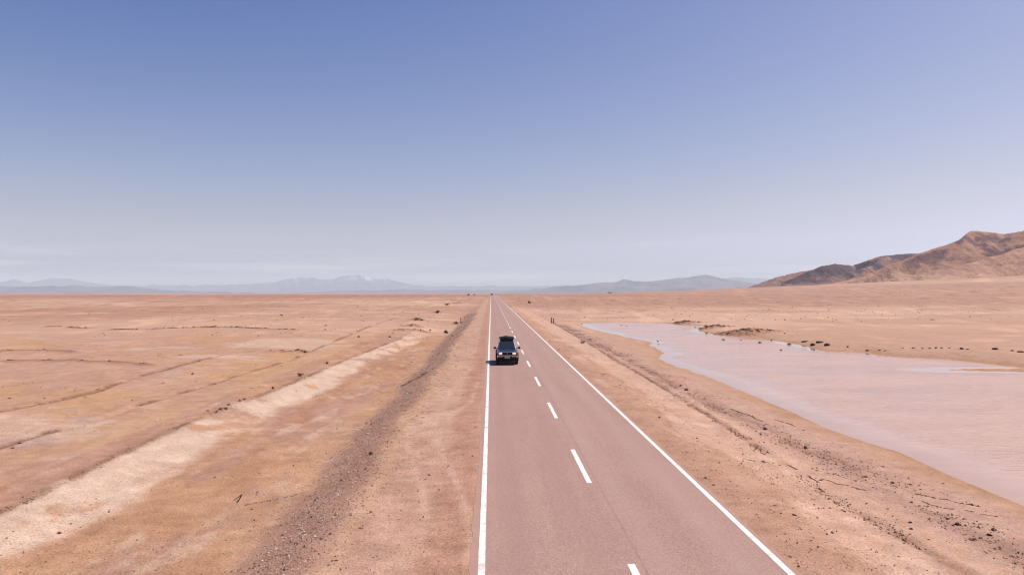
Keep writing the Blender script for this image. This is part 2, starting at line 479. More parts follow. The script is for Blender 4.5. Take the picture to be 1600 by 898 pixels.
    shl = sstep(-4.2 + wL, -3.5 + wL, X) * (X < 1) * (1 - sstep(500, 800, Y))
    S = np.tile(np.array([217., 172., 148.]), (n, 1))
    S = mix(S, (209, 163, 141), sstep(0.45, 0.6, f2))
    S = mix(S, (220, 178, 156), sstep(0.58, 0.70, fbm(X / 1.1, Y / 3, 4, 241)) * 0.7)
    S = mix(S, (222, 178, 140), sstep(-3.3 + wL, -3.9 + wL, X) * 0.55)
    S = mix(S, (194, 140, 118), sstep(0.9, 0.35, np.abs(X - ROAD_L + 0.55 + wob(Y, 0.3, 0.15, 45))) * 0.55)
    C = C + (S - C) * shl[:, None]
    # --- right shoulder
    shr = (X > 5) * sstep(15.8, 14.0, X) * (1 - sstep(150, 300, Y))
    T = np.tile(np.array([225., 180., 156.]), (n, 1))
    T = mix(T, (228, 188, 166), sstep(0.5, 0.64, fbm(X / 1.6, Y / 5, 4, 251)) * 0.8)
    T = mix(T, (204, 156, 131), sstep(0.40, 0.60, fbm(X / 0.8, Y / 6, 4, 261) + 0.18 * sstep(9.6, 7.6, X)) * sstep(9.9, 8.6, X) * 0.85)
    T = mix(T, (204, 160, 144), sstep(11.2, 12.2, X) * (0.35 + 0.6 * sstep(0.42, 0.6, f3)))
    T = mix(T, (196, 152, 130), sstep(7.4, 6.7, X) * 0.5)
    C = C + (T - C) * shr[:, None]
    nr = (dist < 420)
    xs, ys, cs = X[nr], Y[nr], C[nr]
    for pl_, w, col, k in ((P1, 0.22, (150, 104, 82), 0.85), (P2, 0.26, (158, 110, 88), 0.8), (L1, 0.20, (168, 122, 102), 0.55),
                           (L2, 0.65, (170, 128, 112), 0.55), (CREST, 0.22, (150, 106, 84), 0.6)):  # furrow shading put into the colour; rubble band and crest darker too
        d = seg_dist(xs, ys, pl_) + (fbm(xs / 0.4, ys / 0.6, 3, 301) - 0.5) * 1.2 * w
        cs = mix(cs, col, k * np.exp(-(np.clip(d, 0, None) / w) ** 2) * sstep(0.40, 0.52, fbm(xs / 1.5, ys / 2.5, 3, 307)))
    for s in SCARPS:
        d = seg_dist(xs, ys, s)
        cs = mix(cs, (150, 104, 86), 0.6 * np.exp(-(d / 0.7) ** 2))  # shade under the scarps painted as darker soil
    for t in TRK:
        d = seg_dist(xs, ys, t) + (fbm(xs / 0.3, ys / 0.5, 2, 317) - 0.5) * 0.12
        cs = mix(cs, (230, 188, 166), 0.6 * np.exp(-(d / 0.15) ** 2) * sstep(0.25, 0.5, fbm(xs / 0.8, ys / 1.6, 3, 319)))
    sdp = poly_sd(xs, ys, POND)
    wn_ = (fbm(xs / 1.2, ys / 1.8, 3, 323) - 0.5) * 0.8
    wet = (xs > 9) * (ys < 240)
    cs = mix(cs, (206, 159, 128), 0.8 * wet * sstep(1.4, 0.4, sdp + wn_))
    cs = mix(cs, (194, 146, 116), 0.5 * wet * sstep(0.55, 0.1, sdp + 0.4 * wn_))
    for (mx, my, w, d, h, t) in MOUNDS:
        e = np.exp(-(((xs - mx) / w) ** 2 + ((ys - my) / d) ** 2))
        col = (176, 130, 108) if t else (214, 172, 144)
        cs = mix(cs, col, (0.9 if t else 0.6) * sstep(0.12, 0.6, e) * sstep(0.25, 0.5, fbm(xs / 0.6, ys / 0.6, 3, 331)))
    C[nr] = cs
    sp = (f3 - 0.5) * fine * 30
    C = C + sp[:, None] + ((f2 - 0.5) * 12)[:, None]
    C = C * np.array([1.02, 1.015, 0.99])
    strk = fbm(X / 1.4, Y / 0.35, 3, 351) - 0.5
    C = C * (1 + 0.10 * strk * np.clip(1.2 - dist / 90, 0, 1))[:, None]
    return np.clip(s2l(np.clip(C, 20, 252)) * ALB, 0, 1)

# log-spaced polar sheet centred below the camera, reaching past the horizon
th = np.concatenate([np.arange(-180, -46, 4.0), np.arange(-46, -38.5, 0.5), np.arange(-38.5, 41.0, 0.155), np.arange(41, 48, 0.5), np.arange(48, 180.1, 4.0)])
th[-1] = 180.0
rr = np.concatenate([[0.5, 2, 4, 6, 8], np.geomspace(9.5, 3200, 660), np.geomspace(3300, 47000, 70)])
TH, RR = np.meshgrid(np.radians(th) + YAW, rr)
gx, gy = (np.sin(TH) * RR).ravel(), (np.cos(TH) * RR).ravel()
gz = height(gx, gy)
gc = ground_color(gx, gy, gz)
me = mesh_np("ground", np.stack([gx, gy, gz], 1), grid_faces(len(rr), len(th))[:, ::-1], True, gc)
link("ground", me, M_ground, kind="structure", label="reddish desert plain with shoulders and a drain beside the road")

# ------------------------------------------------------------------ road
def asphalt_mat():
    m, n, l, b = mat_base("dusty_asphalt", alb(196, 160, 152), 0.9, 0, 0.2)
    tc = N(n, "ShaderNodeTexCoord")
    sp = N(n, "ShaderNodeSeparateXYZ"); l.new(tc.outputs["Object"], sp.inputs[0])
    base = N(n, "ShaderNodeRGB"); base.outputs[0].default_value = (*alb(197, 157, 143), 1)
    def noise(scale, det, vec=None, rough=0.6):
        q = N(n, "ShaderNodeTexNoise", Scale=scale, Detail=det, Roughness=rough)
        l.new(vec if vec else tc.outputs["Object"], q.inputs["Vector"])
        return q.outputs[0]
    mp = N(n, "ShaderNodeMapping"); mp.inputs["Scale"].default_value = (1.0, 0.045, 1.0)
    l.new(tc.outputs["Object"], mp.inputs["Vector"])
    c = base.outputs[0]
    c = mulmix(n, l, c, 0.95, 1.05, noise(1.6, 4.0, mp.outputs[0]))      # lengthwise wear
    c = mulmix(n, l, c, 0.96, 1.04, noise(0.35, 4.0))
    c = mulmix(n, l, c, 0.66, 1.34, noise(34.0, 2.0, None, 0.8))           # chippings
    c = mulmix(n, l, c, 0.86, 1.14, noise(11.0, 3.0, None, 0.7))
    # wheel paths a touch paler and pinker; thin dark joint by the dashes
    def band(x0, w):
        a = N(n, "ShaderNodeMath", operation='SUBTRACT'); l.new(sp.outputs[0], a.inputs[0]); a.inputs[1].default_value = x0
        d = N(n, "ShaderNodeMath", operation='DIVIDE'); l.new(a.outputs[0], d.inputs[0]); d.inputs[1].default_value = w
        s = N(n, "ShaderNodeMath", operation='POWER'); s.inputs[1].default_value = 2.0
        ab = N(n, "ShaderNodeMath", operation='ABSOLUTE'); l.new(d.outputs[0], ab.inputs[0]); l.new(ab.outputs[0], s.inputs[0])
        e = N(n, "ShaderNodeMath", operation='MULTIPLY'); l.new(s.outputs[0], e.inputs[0]); e.inputs[1].default_value = -1.0
        x = N(n, "ShaderNodeMath", operation='EXPONENT'); l.new(e.outputs[0], x.inputs[0])
        return x.outputs[0]
    def tint(c, fac, amount, col):
        k = N(n, "ShaderNodeMath", operation='MULTIPLY'); l.new(fac, k.inputs[0]); k.inputs[1].default_value = amount
        mx = N(n, "ShaderNodeMix", data_type='RGBA'); l.new(k.outputs[0], mx.inputs[0]); l.new(c, mx.inputs[6])
        mx.inputs[7].default_value = (*col, 1)
        return mx.outputs[2]
    for x0 in (0.62, 2.25):
        c = tint(c, band(x0, 0.33), 0.34, alb(187, 146, 133))
    for x0 in (3.75, 5.5):
        c = tint(c, band(x0, 0.33), 0.30, alb(210, 174, 163))
    c = tint(c, band(3.34, 0.025), 0.35, alb(150, 118, 112))
    c = tint(c, band(6.62, 0.12), 0.75, alb(206, 162, 138))
    c = tint(c, band(-0.46, 0.16), 0.85, alb(204, 160, 142))
    for x0 in (ROAD_L, ROAD_R):                       # sand blown over the ragged edges
        mr = N(n, "ShaderNodeMapRange"); mr.inputs["From Min"].default_value, mr.inputs["From Max"].default_value = 0.46, 0.62
        l.new(noise(1.7, 6.0, None, 0.7), mr.inputs["Value"])
        k = N(n, "ShaderNodeMath", operation='MULTIPLY'); l.new(mr.outputs[0], k.inputs[0]); l.new(band(x0, 0.42), k.inputs[1])
        c = tint(c, k.outputs[0], 0.75, alb(212, 168, 144))
    l.new(c, b.inputs["Base Color"])
    bp = N(n, "ShaderNodeBump", Strength=0.35, Distance=0.012)
    l.new(noise(45.0, 2.0), bp.inputs["Height"]); l.new(bp.outputs[0], b.inputs["Normal"])
    return m

def paint_mat():
    m, n, l, b = mat_base("worn_road_paint", (0.5, 0.46, 0.42), 0.7, 0, 0.3)
    tc = N(n, "ShaderNodeTexCoord")
    geo = N(n, "ShaderNodeNewGeometry")
    q = N(n, "ShaderNodeTexNoise", Scale=14.0, Detail=4.0, Roughness=0.7); l.new(geo.outputs["Position"], q.inputs["Vector"])
    cr = N(n, "ShaderNodeValToRGB")
    cr.color_ramp.elements[0].color = (0.36, 0.30, 0.265, 1); cr.color_ramp.elements[0].position = 0.30
    cr.color_ramp.elements[1].color = (0.52, 0.49, 0.455, 1); cr.color_ramp.elements[1].position = 0.46
    l.new(q.outputs[0], cr.inputs[0])
    q2 = N(n, "ShaderNodeTexNoise", Scale=1.3, Detail=6.0, Roughness=0.75); l.new(geo.outputs["Position"], q2.inputs["Vector"])
    mr = N(n, "ShaderNodeMapRange"); mr.inputs["From Min"].default_value, mr.inputs["From Max"].default_value = 0.54, 0.70
    l.new(q2.outputs[0], mr.inputs["Value"])
    mx = N(n, "ShaderNodeMix", data_type='RGBA'); l.new(mr.outputs[0], mx.inputs[0]); l.new(cr.outputs[0], mx.inputs[6])
    mx.inputs[7].default_value = (*alb(214, 176, 160), 1)
    l.new(mx.outputs[2], b.inputs["Base Color"])
    return m

M_asph, M_paint = asphalt_mat(), paint_mat()
ry = np.concatenate([np.arange(-30, 90, 0.22), np.arange(90, 240, 0.9), np.arange(240, 1400, 6.0), np.arange(1400, 6000, 60.0)])
rz = drop(ry)
jl = np.where(ry < 240, (fbm(ry / 0.9, ry * 0, 3, 401) - 0.5) * 0.12, 0); jr = np.where(ry < 240, (fbm(ry / 0.9, ry * 0, 3, 403) - 0.5) * 0.14, 0)
cols = []
for x, dz, j in ((ROAD_L - 0.03, -0.10, jl), (ROAD_L, 0.0, jl), (1.4, 0.012, 0), (MID, 0.02, 0), (4.7, 0.012, 0), (ROAD_R, 0.0, jr), (ROAD_R + 0.03, -0.10, jr)):
    cols.append(np.stack([np.full(len(ry), x) + j, ry, rz + dz], 1))
V = np.stack(cols, 1).reshape(-1, 3)
road = link("road", mesh_np("road", V, grid_faces(len(ry), 7)), M_asph, kind="structure", label="straight dusty two lane asphalt road running to the horizon")

def road_z(x):
    return float(np.interp(x, [ROAD_L, 1.4, MID, 4.7, ROAD_R], [0, 0.012, 0.02, 0.012, 0.0]))

def strip(name, x, w, ys, zoff=0.005):
    ys = np.asarray(ys, float)
    j1 = np.where(ys < 120, (fbm(ys / 0.25, ys * 0 + x, 2, 411) - 0.5) * 0.014, 0)
    j2 = np.where(ys < 120, (fbm(ys / 0.25, ys * 0 - x, 2, 413) - 0.5) * 0.014, 0)
    a = np.stack([x - w / 2 + j1, ys, drop(ys) + road_z(x - w / 2) + zoff], 1)
    b = np.stack([x + w / 2 + j2, ys, drop(ys) + road_z(x + w / 2) + zoff], 1)
    v = np.stack([a, b], 1).reshape(-1, 3)
    return link(name, mesh_np(name, v, grid_faces(len(ys), 2)), M_paint, road)

strip("edge_line", EDGE_L, 0.155, ry[ry < 1500])
strip("edge_line", EDGE_R, 0.155, ry[ry < 1500])
for k in range(-2, 82):
    y1 = 16.16 + 11.67 * k
    strip("lane_dash", MID, 0.165, np.linspace(y1 - 4.86, y1, 16 if k < 8 else 3))

# ------------------------------------------------------------------ pond
def water_mat():
    m, n, l, b = mat_base("muddy_pink_water", alb(214, 176, 168), 0.2, 0, 0.5)
    b.inputs["IOR"].default_value = 1.33
    tc = N(n, "ShaderNodeTexCoord")
    at = N(n, "ShaderNodeVertexColor", layer_name="Col")     # red: how ruffled the surface is
    sp = N(n, "ShaderNodeSeparateColor"); l.new(at.outputs[0], sp.inputs[0])
    mp = N(n, "ShaderNodeMapping"); mp.inputs["Scale"].default_value = (0.55, 1.6, 1.0); mp.inputs["Rotation"].default_value = (0, 0, R(12))
    l.new(tc.outputs["Object"], mp.inputs["Vector"])
    q = N(n, "ShaderNodeTexNoise", Scale=2.6, Detail=3.0); l.new(mp.outputs[0], q.inputs["Vector"])
    q2 = N(n, "ShaderNodeTexNoise", Scale=0.25, Detail=3.0); l.new(mp.outputs[0], q2.inputs["Vector"])
    c = N(n, "ShaderNodeRGB"); c.outputs[0].default_value = (*alb(243, 197, 172), 1)
    mxw = N(n, "ShaderNodeMix", data_type='RGBA'); mxw.inputs[7].default_value = (*alb(214, 168, 140), 1)
    kw = N(n, "ShaderNodeMath", operation='MULTIPLY'); l.new(sp.outputs[1], kw.inputs[0]); kw.inputs[1].default_value = 0.55
    l.new(kw.outputs[0], mxw.inputs[0]); l.new(mulmix(n, l, mulmix(n, l, c.outputs[0], 0.93, 1.05, q2.outputs[0]), 0.94, 1.06, q.outputs[0]), mxw.inputs[6])
    l.new(mxw.outputs[2], b.inputs["Base Color"])
    ro = N(n, "ShaderNodeMath", operation='MULTIPLY_ADD'); l.new(sp.outputs[0], ro.inputs[0]); ro.inputs[1].default_value = 0.20; ro.inputs[2].default_value = 0.03
    l.new(ro.outputs[0], b.inputs["Roughness"])
    st = N(n, "ShaderNodeMath", operation='MULTIPLY'); l.new(sp.outputs[0], st.inputs[0]); st.inputs[1].default_value = 1.0
    bp = N(n, "ShaderNodeBump", Distance=0.10); l.new(q.outputs[0], bp.inputs["Height"]); l.new(st.outputs[0], bp.inputs["Strength"])
    l.new(bp.outputs[0], b.inputs["Normal"])
    return m

wx, wy = np.arange(10, 100, 0.5), np.arange(-14, 150, 0.5)
WX, WY = np.meshgrid(wx, wy)
sdw = poly_sd(WX.ravel(), WY.ravel(), POND)
F = grid_faces(len(wy), len(wx))
F = F[np.min(sdw[F], 1) < 1.0]
used = np.unique(F); remap = np.zeros(WX.size, int); remap[used] = np.arange(len(used))
ruf = sstep(-0.6, -4.2, sdw[used] + 2.6 * (fbm(WX.ravel()[used] / 5, WY.ravel()[used] / 5, 3, 501) - 0.5))
ruf = ruf * (0.62 + 0.38 * sstep(0.36, 0.56, fbm(WX.ravel()[used] / 16, WY.ravel()[used] / 9, 4, 507)))
shl = sstep(-2.0, 0.1, sdw[used] + 1.2 * (fbm(WX.ravel()[used] / 3, WY.ravel()[used] / 3, 3, 509) - 0.5))
wc = np.stack([0.02 + 0.98 * ruf, shl, shl], 1)
pond = link("pond_water", mesh_np("pond_water", np.stack([WX.ravel()[used], WY.ravel()[used], np.full(len(used), WATER_Z)], 1), remap[F], True, wc),
            water_mat(), kind="structure", label="shallow pink muddy pond beside the road")

# ------------------------------------------------------------------ hills on the right
def ridge_field(X, Y, ridges):
    z = np.full(X.shape, -60.0); owner = np.zeros(X.shape, int); dd = np.full(X.shape, 1e9)
    for k, (pts, run, p) in enumerate(ridges):
        best = np.full(X.shape, -60.0); bd = np.full(X.shape, 1e9)
        for (a, b) in zip(pts[:-1], pts[1:]):
            dx, dy = b[0] - a[0], b[1] - a[1]
            t = np.clip(((X - a[0]) * dx + (Y - a[1]) * dy) / (dx * dx + dy * dy), 0, 1)
            d = np.hypot(X - a[0] - t * dx, Y - a[1] - t * dy)
            h = a[2] + t * (b[2] - a[2])
            q = np.clip(d / (run * np.maximum(h, 4)), 0, 1.6)
            v = h * (1 - q) ** np.where(q < 1, p, 1) if p != 1 else h * (1 - q)
            v = np.where(q < 1, v, -40 * (q - 1))
            sel = v > best
            best = np.where(sel, v, best); bd = np.where(sel, d, bd)
        sel = best > z
        z = np.where(sel, best, z); owner = np.where(sel, k, owner); dd = np.where(sel, bd, dd)
    return z, owner, dd

def rpts(pts, extra=0):
    return [at_dist(x, y, Y) for x, y, Y in pts]

def hill_mesh(name, label, ridges, x0, x1, y0, y1, step, colfun, namp, nscale, seed):
    xs, ys = np.arange(x0, x1, step), np.arange(y0, y1, step)
    X, Y = np.meshgrid(xs, ys)
    X, Y = X.ravel(), Y.ravel()
    wxp = X + (fbm(X / 140, Y / 140, 3, seed + 5) - 0.5) * 55
    wyp = Y + (fbm(X / 140, Y / 140, 3, seed + 9) - 0.5) * 55
    z, own, dd = ridge_field(wxp, wyp, ridges)
    env = sstep(-5, 40, z) * (0.25 + 0.75 * sstep(5, 90, dd))
    rg = ridged(X / nscale, Y / nscale, 5, seed)
    z = z - (1 - rg) * namp * env + (fbm(X / 30, Y / 30, 4, seed + 3) - 0.5) * 7 * env
    gl = ridged((X * 0.92 + Y * 0.40) / 30.0, (Y * 0.92 - X * 0.40) / 190.0, 5, seed + 13, 0.62)
    z = z - (1 - gl) * 15.0 * sstep(0, 35, z) * sstep(5, 60, dd)
    rg = 0.6 * rg + 0.4 * gl
    g = fan(X, Y) + drop(Y)
    z2 = np.where(z > 0, z, z) + np.minimum(g, 12) * 0.3
    C = colfun(X, Y, z2, own, dd, rg)
    me = mesh_np(name, np.stack([X, Y, z2], 1), grid_faces(len(ys), len(xs)), True, np.clip(s2l(np.clip(C, 20, 250)) * ALB, 0, 1))
    return link(name, me, M_hill, kind="structure", label=label)

RG_main = [(rpts([(1330, 441, 1900), (1440, 398, 1920), (1490, 374, 1960), (1513, 362, 2000), (1530, 362.5, 2010), (1560, 367.5, 2020), (1600, 362, 1960), (1680, 335, 1900), (1850, 300, 1850)]), 3.4, 1.75),
           (rpts([(1430, 436, 1560), (1500, 416, 1620), (1560, 398, 1680), (1610, 380, 1740), (1700, 350, 1800)]), 3.0, 1.6),
           (rpts([(1520, 430, 1450), (1600, 408, 1520), (1700, 380, 1600), (1850, 340, 1650)]), 3.4, 1.7)]
RG_mid = [(rpts([(1222, 446, 2500), (1250, 432, 2520), (1283, 416, 2560), (1300, 412.5, 2600), (1330, 415, 2660), (1375, 400.5, 2640), (1400, 398, 2680), (1440, 395.5, 2720), (1500, 402, 2760)]), 3.0, 1.5),
          (rpts([(1295, 432, 2350), (1350, 418, 2440), (1400, 405, 2560)]), 2.8, 1.4)]
RG_left = [(rpts([(1150, 455, 3400), (1200, 437, 3350), (1240, 425, 3300), (1290, 415.5, 3250), (1350, 413, 3200), (1420, 408, 3200)]), 4.0, 1.4)]

def col_main(X, Y, z, own, dd, rg):
    C = np.tile(np.array([180., 129., 109.]), (len(X), 1))
    C = mix(C, (200, 149, 124), sstep(0.48, 0.64, fbm(X / 130, Y / 130, 4, 601)))
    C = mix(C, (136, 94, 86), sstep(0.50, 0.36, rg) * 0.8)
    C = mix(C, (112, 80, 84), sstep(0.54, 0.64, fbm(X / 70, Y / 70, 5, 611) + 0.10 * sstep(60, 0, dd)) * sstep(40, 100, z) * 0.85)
    C = mix(C, (216, 170, 144), sstep(85, 16, z) * 0.9)
    return C

def col_mid(X, Y, z, own, dd, rg):
    C = np.tile(np.array([156., 116., 108.]), (len(X), 1))
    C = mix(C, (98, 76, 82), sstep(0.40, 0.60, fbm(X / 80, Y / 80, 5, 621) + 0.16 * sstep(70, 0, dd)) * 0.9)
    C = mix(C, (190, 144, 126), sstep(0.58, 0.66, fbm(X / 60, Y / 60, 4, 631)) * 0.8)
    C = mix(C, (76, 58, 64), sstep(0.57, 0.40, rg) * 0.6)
    C = mix(C, (214, 168, 142), sstep(36, 14, z) * 0.9)
    return C

def col_left(X, Y, z, own, dd, rg):
    C = np.tile(np.array([184., 138., 120.]), (len(X), 1))
    C = mix(C, (158, 114, 104), sstep(0.45, 0.62, fbm(X / 110, Y / 110, 4, 641)))
    C = mix(C, (198, 154, 132), sstep(26, 10, z) * 0.8)
    return C

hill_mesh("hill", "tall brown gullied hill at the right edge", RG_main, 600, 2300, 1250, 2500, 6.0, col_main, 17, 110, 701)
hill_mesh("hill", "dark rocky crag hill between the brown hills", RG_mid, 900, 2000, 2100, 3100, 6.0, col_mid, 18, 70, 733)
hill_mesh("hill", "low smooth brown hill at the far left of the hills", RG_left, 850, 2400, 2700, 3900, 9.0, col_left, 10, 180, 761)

# ------------------------------------------------------------------ far mountain ranges
def mountain(name, label, pts, D, depth, base_px, col, col2, seed):
    px = np.arange(pts[0][0], pts[-1][0] + 0.1, 1.0)
    ridge_y = np.interp(px, [p[0] for p in pts], [p[1] for p in pts])
    ridge_y = ridge_y - (fbm(px / 16.0, px * 0, 5, seed, 0.6) - 0.5) * 3.6
    A = np.array([at_dist(x, y, D) for x, y in zip(px, ridge_y)])
    rows, cols_ = [], []
    TT = list(np.linspace(-1, 0, 22)) + [0.1, 0.25, 0.4]
    K = len(TT)
    for t in TT:
        #             # -1 foot in front, 0 ridge, +.35 behind
        off = t * depth
        x = A[:, 0] * (D + off) / D
        y = np.full(len(px), D + off)
        prof = np.clip(1 - abs(t) ** 0.85, 0, 1) if t < 0 else 1 - t * 1.6
        base = -0.0041 * (y - 860) - 25
        top = A[:, 2]
        rg = ridged(x / (depth * 0.16), y / (depth * 0.30), 5, seed + 3)
        z = base + (top - base) * prof * (1 - (1 - rg) * 0.62 * min(1, abs(t) * 3.5))
        rows.append(np.stack([x, y, z], 1))
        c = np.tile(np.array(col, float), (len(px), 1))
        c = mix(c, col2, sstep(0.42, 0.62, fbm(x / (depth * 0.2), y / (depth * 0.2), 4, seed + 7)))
        if seed == 801:
            sn = sstep(437.5, 431.5, ridge_y) * sstep(-0.20, -0.03, t) * sstep(0.46, 0.60, fbm(px / 7.0, px * 0 + t * 9, 3, 871)) * (px > 400) * (px < 680)
            c = mix(c, (250, 250, 252), 0.9 * sn)
        cols_.append(c)
    V = np.concatenate(rows); C = np.concatenate(cols_)
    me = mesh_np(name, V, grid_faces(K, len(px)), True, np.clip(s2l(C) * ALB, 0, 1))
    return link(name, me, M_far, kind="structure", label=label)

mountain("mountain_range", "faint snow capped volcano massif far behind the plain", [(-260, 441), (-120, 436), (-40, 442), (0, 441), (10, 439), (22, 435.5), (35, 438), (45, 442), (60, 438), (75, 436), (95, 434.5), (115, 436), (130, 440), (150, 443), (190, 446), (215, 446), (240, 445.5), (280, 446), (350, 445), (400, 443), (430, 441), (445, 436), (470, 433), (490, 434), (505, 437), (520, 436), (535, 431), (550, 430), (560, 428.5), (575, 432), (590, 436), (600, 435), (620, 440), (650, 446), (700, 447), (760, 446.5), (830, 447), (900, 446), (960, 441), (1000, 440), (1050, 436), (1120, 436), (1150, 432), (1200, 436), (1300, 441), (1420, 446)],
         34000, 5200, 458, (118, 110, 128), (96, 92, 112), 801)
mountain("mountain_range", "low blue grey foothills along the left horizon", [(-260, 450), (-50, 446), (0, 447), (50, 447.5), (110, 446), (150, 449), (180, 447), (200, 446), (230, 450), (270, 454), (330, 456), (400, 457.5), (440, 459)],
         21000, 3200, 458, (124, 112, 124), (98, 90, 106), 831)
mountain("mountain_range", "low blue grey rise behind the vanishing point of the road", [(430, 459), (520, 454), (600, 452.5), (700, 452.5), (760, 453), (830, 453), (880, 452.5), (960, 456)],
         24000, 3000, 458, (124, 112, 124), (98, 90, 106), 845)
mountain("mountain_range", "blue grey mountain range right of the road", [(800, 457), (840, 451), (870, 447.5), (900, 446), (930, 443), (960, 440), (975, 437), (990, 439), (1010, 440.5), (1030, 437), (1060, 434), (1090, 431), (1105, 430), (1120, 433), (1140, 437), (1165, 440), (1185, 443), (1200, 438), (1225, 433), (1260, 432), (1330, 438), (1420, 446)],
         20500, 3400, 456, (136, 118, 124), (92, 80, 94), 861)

# ------------------------------------------------------------------ loose stones and gravel
OCT = np.array([[1, 0, 0], [-1, 0, 0], [0, 1, 0], [0, -1, 0], [0, 0, 1], [0, 0, -1]], float)
OCTF = np.array([[0, 2, 4], [2, 1, 4], [1, 3, 4], [3, 0, 4], [2, 0, 5], [1, 2, 5], [3, 1, 5], [0, 3, 5]])

def stones_mesh(name, x, y, size, col, rng, flat=(0.45, 0.9), stretch=0.0, dirs=None, sink=0.25, z=None):
    n = len(x)
    if z is None:
        z = height(x, y)
    P = np.tile(OCT, (n, 1, 1)) * rng.uniform(0.72, 1.2, (n, 6, 3))
    P = P + rng.normal(0, 0.16, (n, 6, 3))
    sx = size * rng.uniform(0.8, 1.35, n) * (1 + stretch); sy = size * rng.uniform(0.7, 1.1, n); sz = size * rng.uniform(*flat, n)
    P = P * np.stack([sx, sy, sz], 1)[:, None, :]
    a = rng.uniform(0, 2 * np.pi, n) if dirs is None else dirs
    ca, sa = np.cos(a)[:, None], np.sin(a)[:, None]
    Q = np.stack([P[..., 0] * ca - P[..., 1] * sa + x[:, None], P[..., 0] * sa + P[..., 1] * ca + y[:, None], P[..., 2] + (z + sz * (1 - sink) * 0.6)[:, None]], -1)
    F = (OCTF[None] + (np.arange(n) * 6)[:, None, None]).reshape(-1, 3)
    C = np.repeat(col, 6, 0)
    return mesh_np(name, Q.reshape(-1, 3), F, False, C)

def pal(rng, n, cols, w, jit=9):
    k = rng.choice(len(cols), n, p=np.array(w) / sum(w))
    c = np.array(cols, float)[k] + rng.normal(0, jit, (n, 1))
    return np.clip(s2l(np.clip(c, 15, 250)) * ALB, 0, 1)

rng = np.random.default_rng(5)
# embankment gravel, left of the road
n = 62000
yy = 11.0 + (rng.power(0.42, n) * 0 + rng.random(n) ** 2.1) * 190
wLn = wob(yy, 0.09, 0.35, 21) + wob(yy, 0.4, 0.15, 23)
xx = -5.2 + wLn + rng.normal(0, 0.62, n)
sz = np.clip(rng.lognormal(-4.55, 0.5, n), 0.005, 0.06) * (1 + yy / 90)
cc = pal(rng, n, [(220, 172, 150), (194, 148, 128), (238, 198, 176), (250, 222, 204), (128, 88, 74)], [4, 3, 3, 1.0, 1.0])
link("gravel", stones_mesh("gravel", xx, yy, sz, cc, rng), M_stone, kind="stuff", label="brown gravel on the embankment left of the road")
# scattered pebbles on shoulders, drain and right bank
def scatter(n, x0, x1, y0, ymax, pw, mean, cols, w, keep=None):
    y = y0 + rng.random(n) ** pw * (ymax - y0)
    x = rng.uniform(x0, x1, n)
    if keep is not None:
        k = keep(x, y) > rng.random(n); x, y = x[k], y[k]
    s = np.clip(rng.lognormal(math.log(mean), 0.5, len(x)), 0.007, 0.16) * (1 + y / 110)
    return x, y, s, pal(rng, len(x), cols, w)
parts = [
    scatter(9000, -4.4, -0.6, 12, 110, 1.9, 0.011, [(176, 132, 116), (206, 164, 146), (136, 96, 86), (228, 192, 172)], [3, 3, 1, 0.7], lambda x, y: 0.35 + 0.65 * sstep(-2.5, -4.4, x)),
    scatter(7000, -13, -6.4, 12, 110, 1.9, 0.011, [(172, 128, 106), (190, 146, 122), (128, 90, 76)], [3, 3, 1], lambda x, y: sstep(0.42, 0.62, fbm(x / 1.5, y / 4, 3, 901))),
    scatter(22000, 6.8, 14.6, 12, 120, 1.9, 0.011, [(188, 144, 126), (158, 114, 100), (212, 170, 150), (120, 84, 72)], [3, 3, 2, 1.0], lambda x, y: (0.15 + 0.85 * sstep(11.2, 12.6, x)) * sstep(0.38, 0.58, fbm(x / 1.0, y / 3, 3, 911))),
    scatter(5000, 6.7, 10.0, 12, 90, 1.9, 0.011, [(178, 134, 112), (200, 154, 130), (140, 100, 84)], [3, 3, 1], lambda x, y: sstep(0.4, 0.6, fbm(x / 0.8, y / 5, 3, 921))),
    scatter(5000, -60, -14, 20, 200, 1.5, 0.02, [(150, 104, 84), (176, 130, 106)], [2, 2], lambda x, y: sstep(0.5, 0.66, fbm(x / 4, y / 6, 3, 931))),
]
# far-field dots: small tufts and clods on the right plain and the fan
n = 900
fy = 150 + rng.random(n) ** 1.4 * 900; fx = fy * rng.uniform(0.03, 0.72, n)
parts.append((fx, fy, rng.uniform(0.05, 0.15, n) * (1 + fy / 600), pal(rng, n, [(186, 140, 120), (168, 124, 106)], [2, 1])))
n = 500
fy = 150 + rng.random(n) ** 1.4 * 700; fx = -fy * rng.uniform(0.05, 0.7, n)
parts.append((fx, fy, rng.uniform(0.05, 0.13, n) * (1 + fy / 600), pal(rng, n, [(182, 136, 116), (164, 118, 100)], [2, 1])))
X_, Y_, S_, C_ = (np.concatenate([p[i] for p in parts]) for i in range(4))
ok = (poly_sd(X_, Y_, POND) > 0.25) & ~((X_ > ROAD_L - 0.05) & (X_ < ROAD_R + 0.05))
link("loose_pebbles", stones_mesh("loose_pebbles", X_[ok], Y_[ok], S_[ok], C_[ok], rng), M_stone, kind="stuff", label="small loose stones scattered over the bare ground")

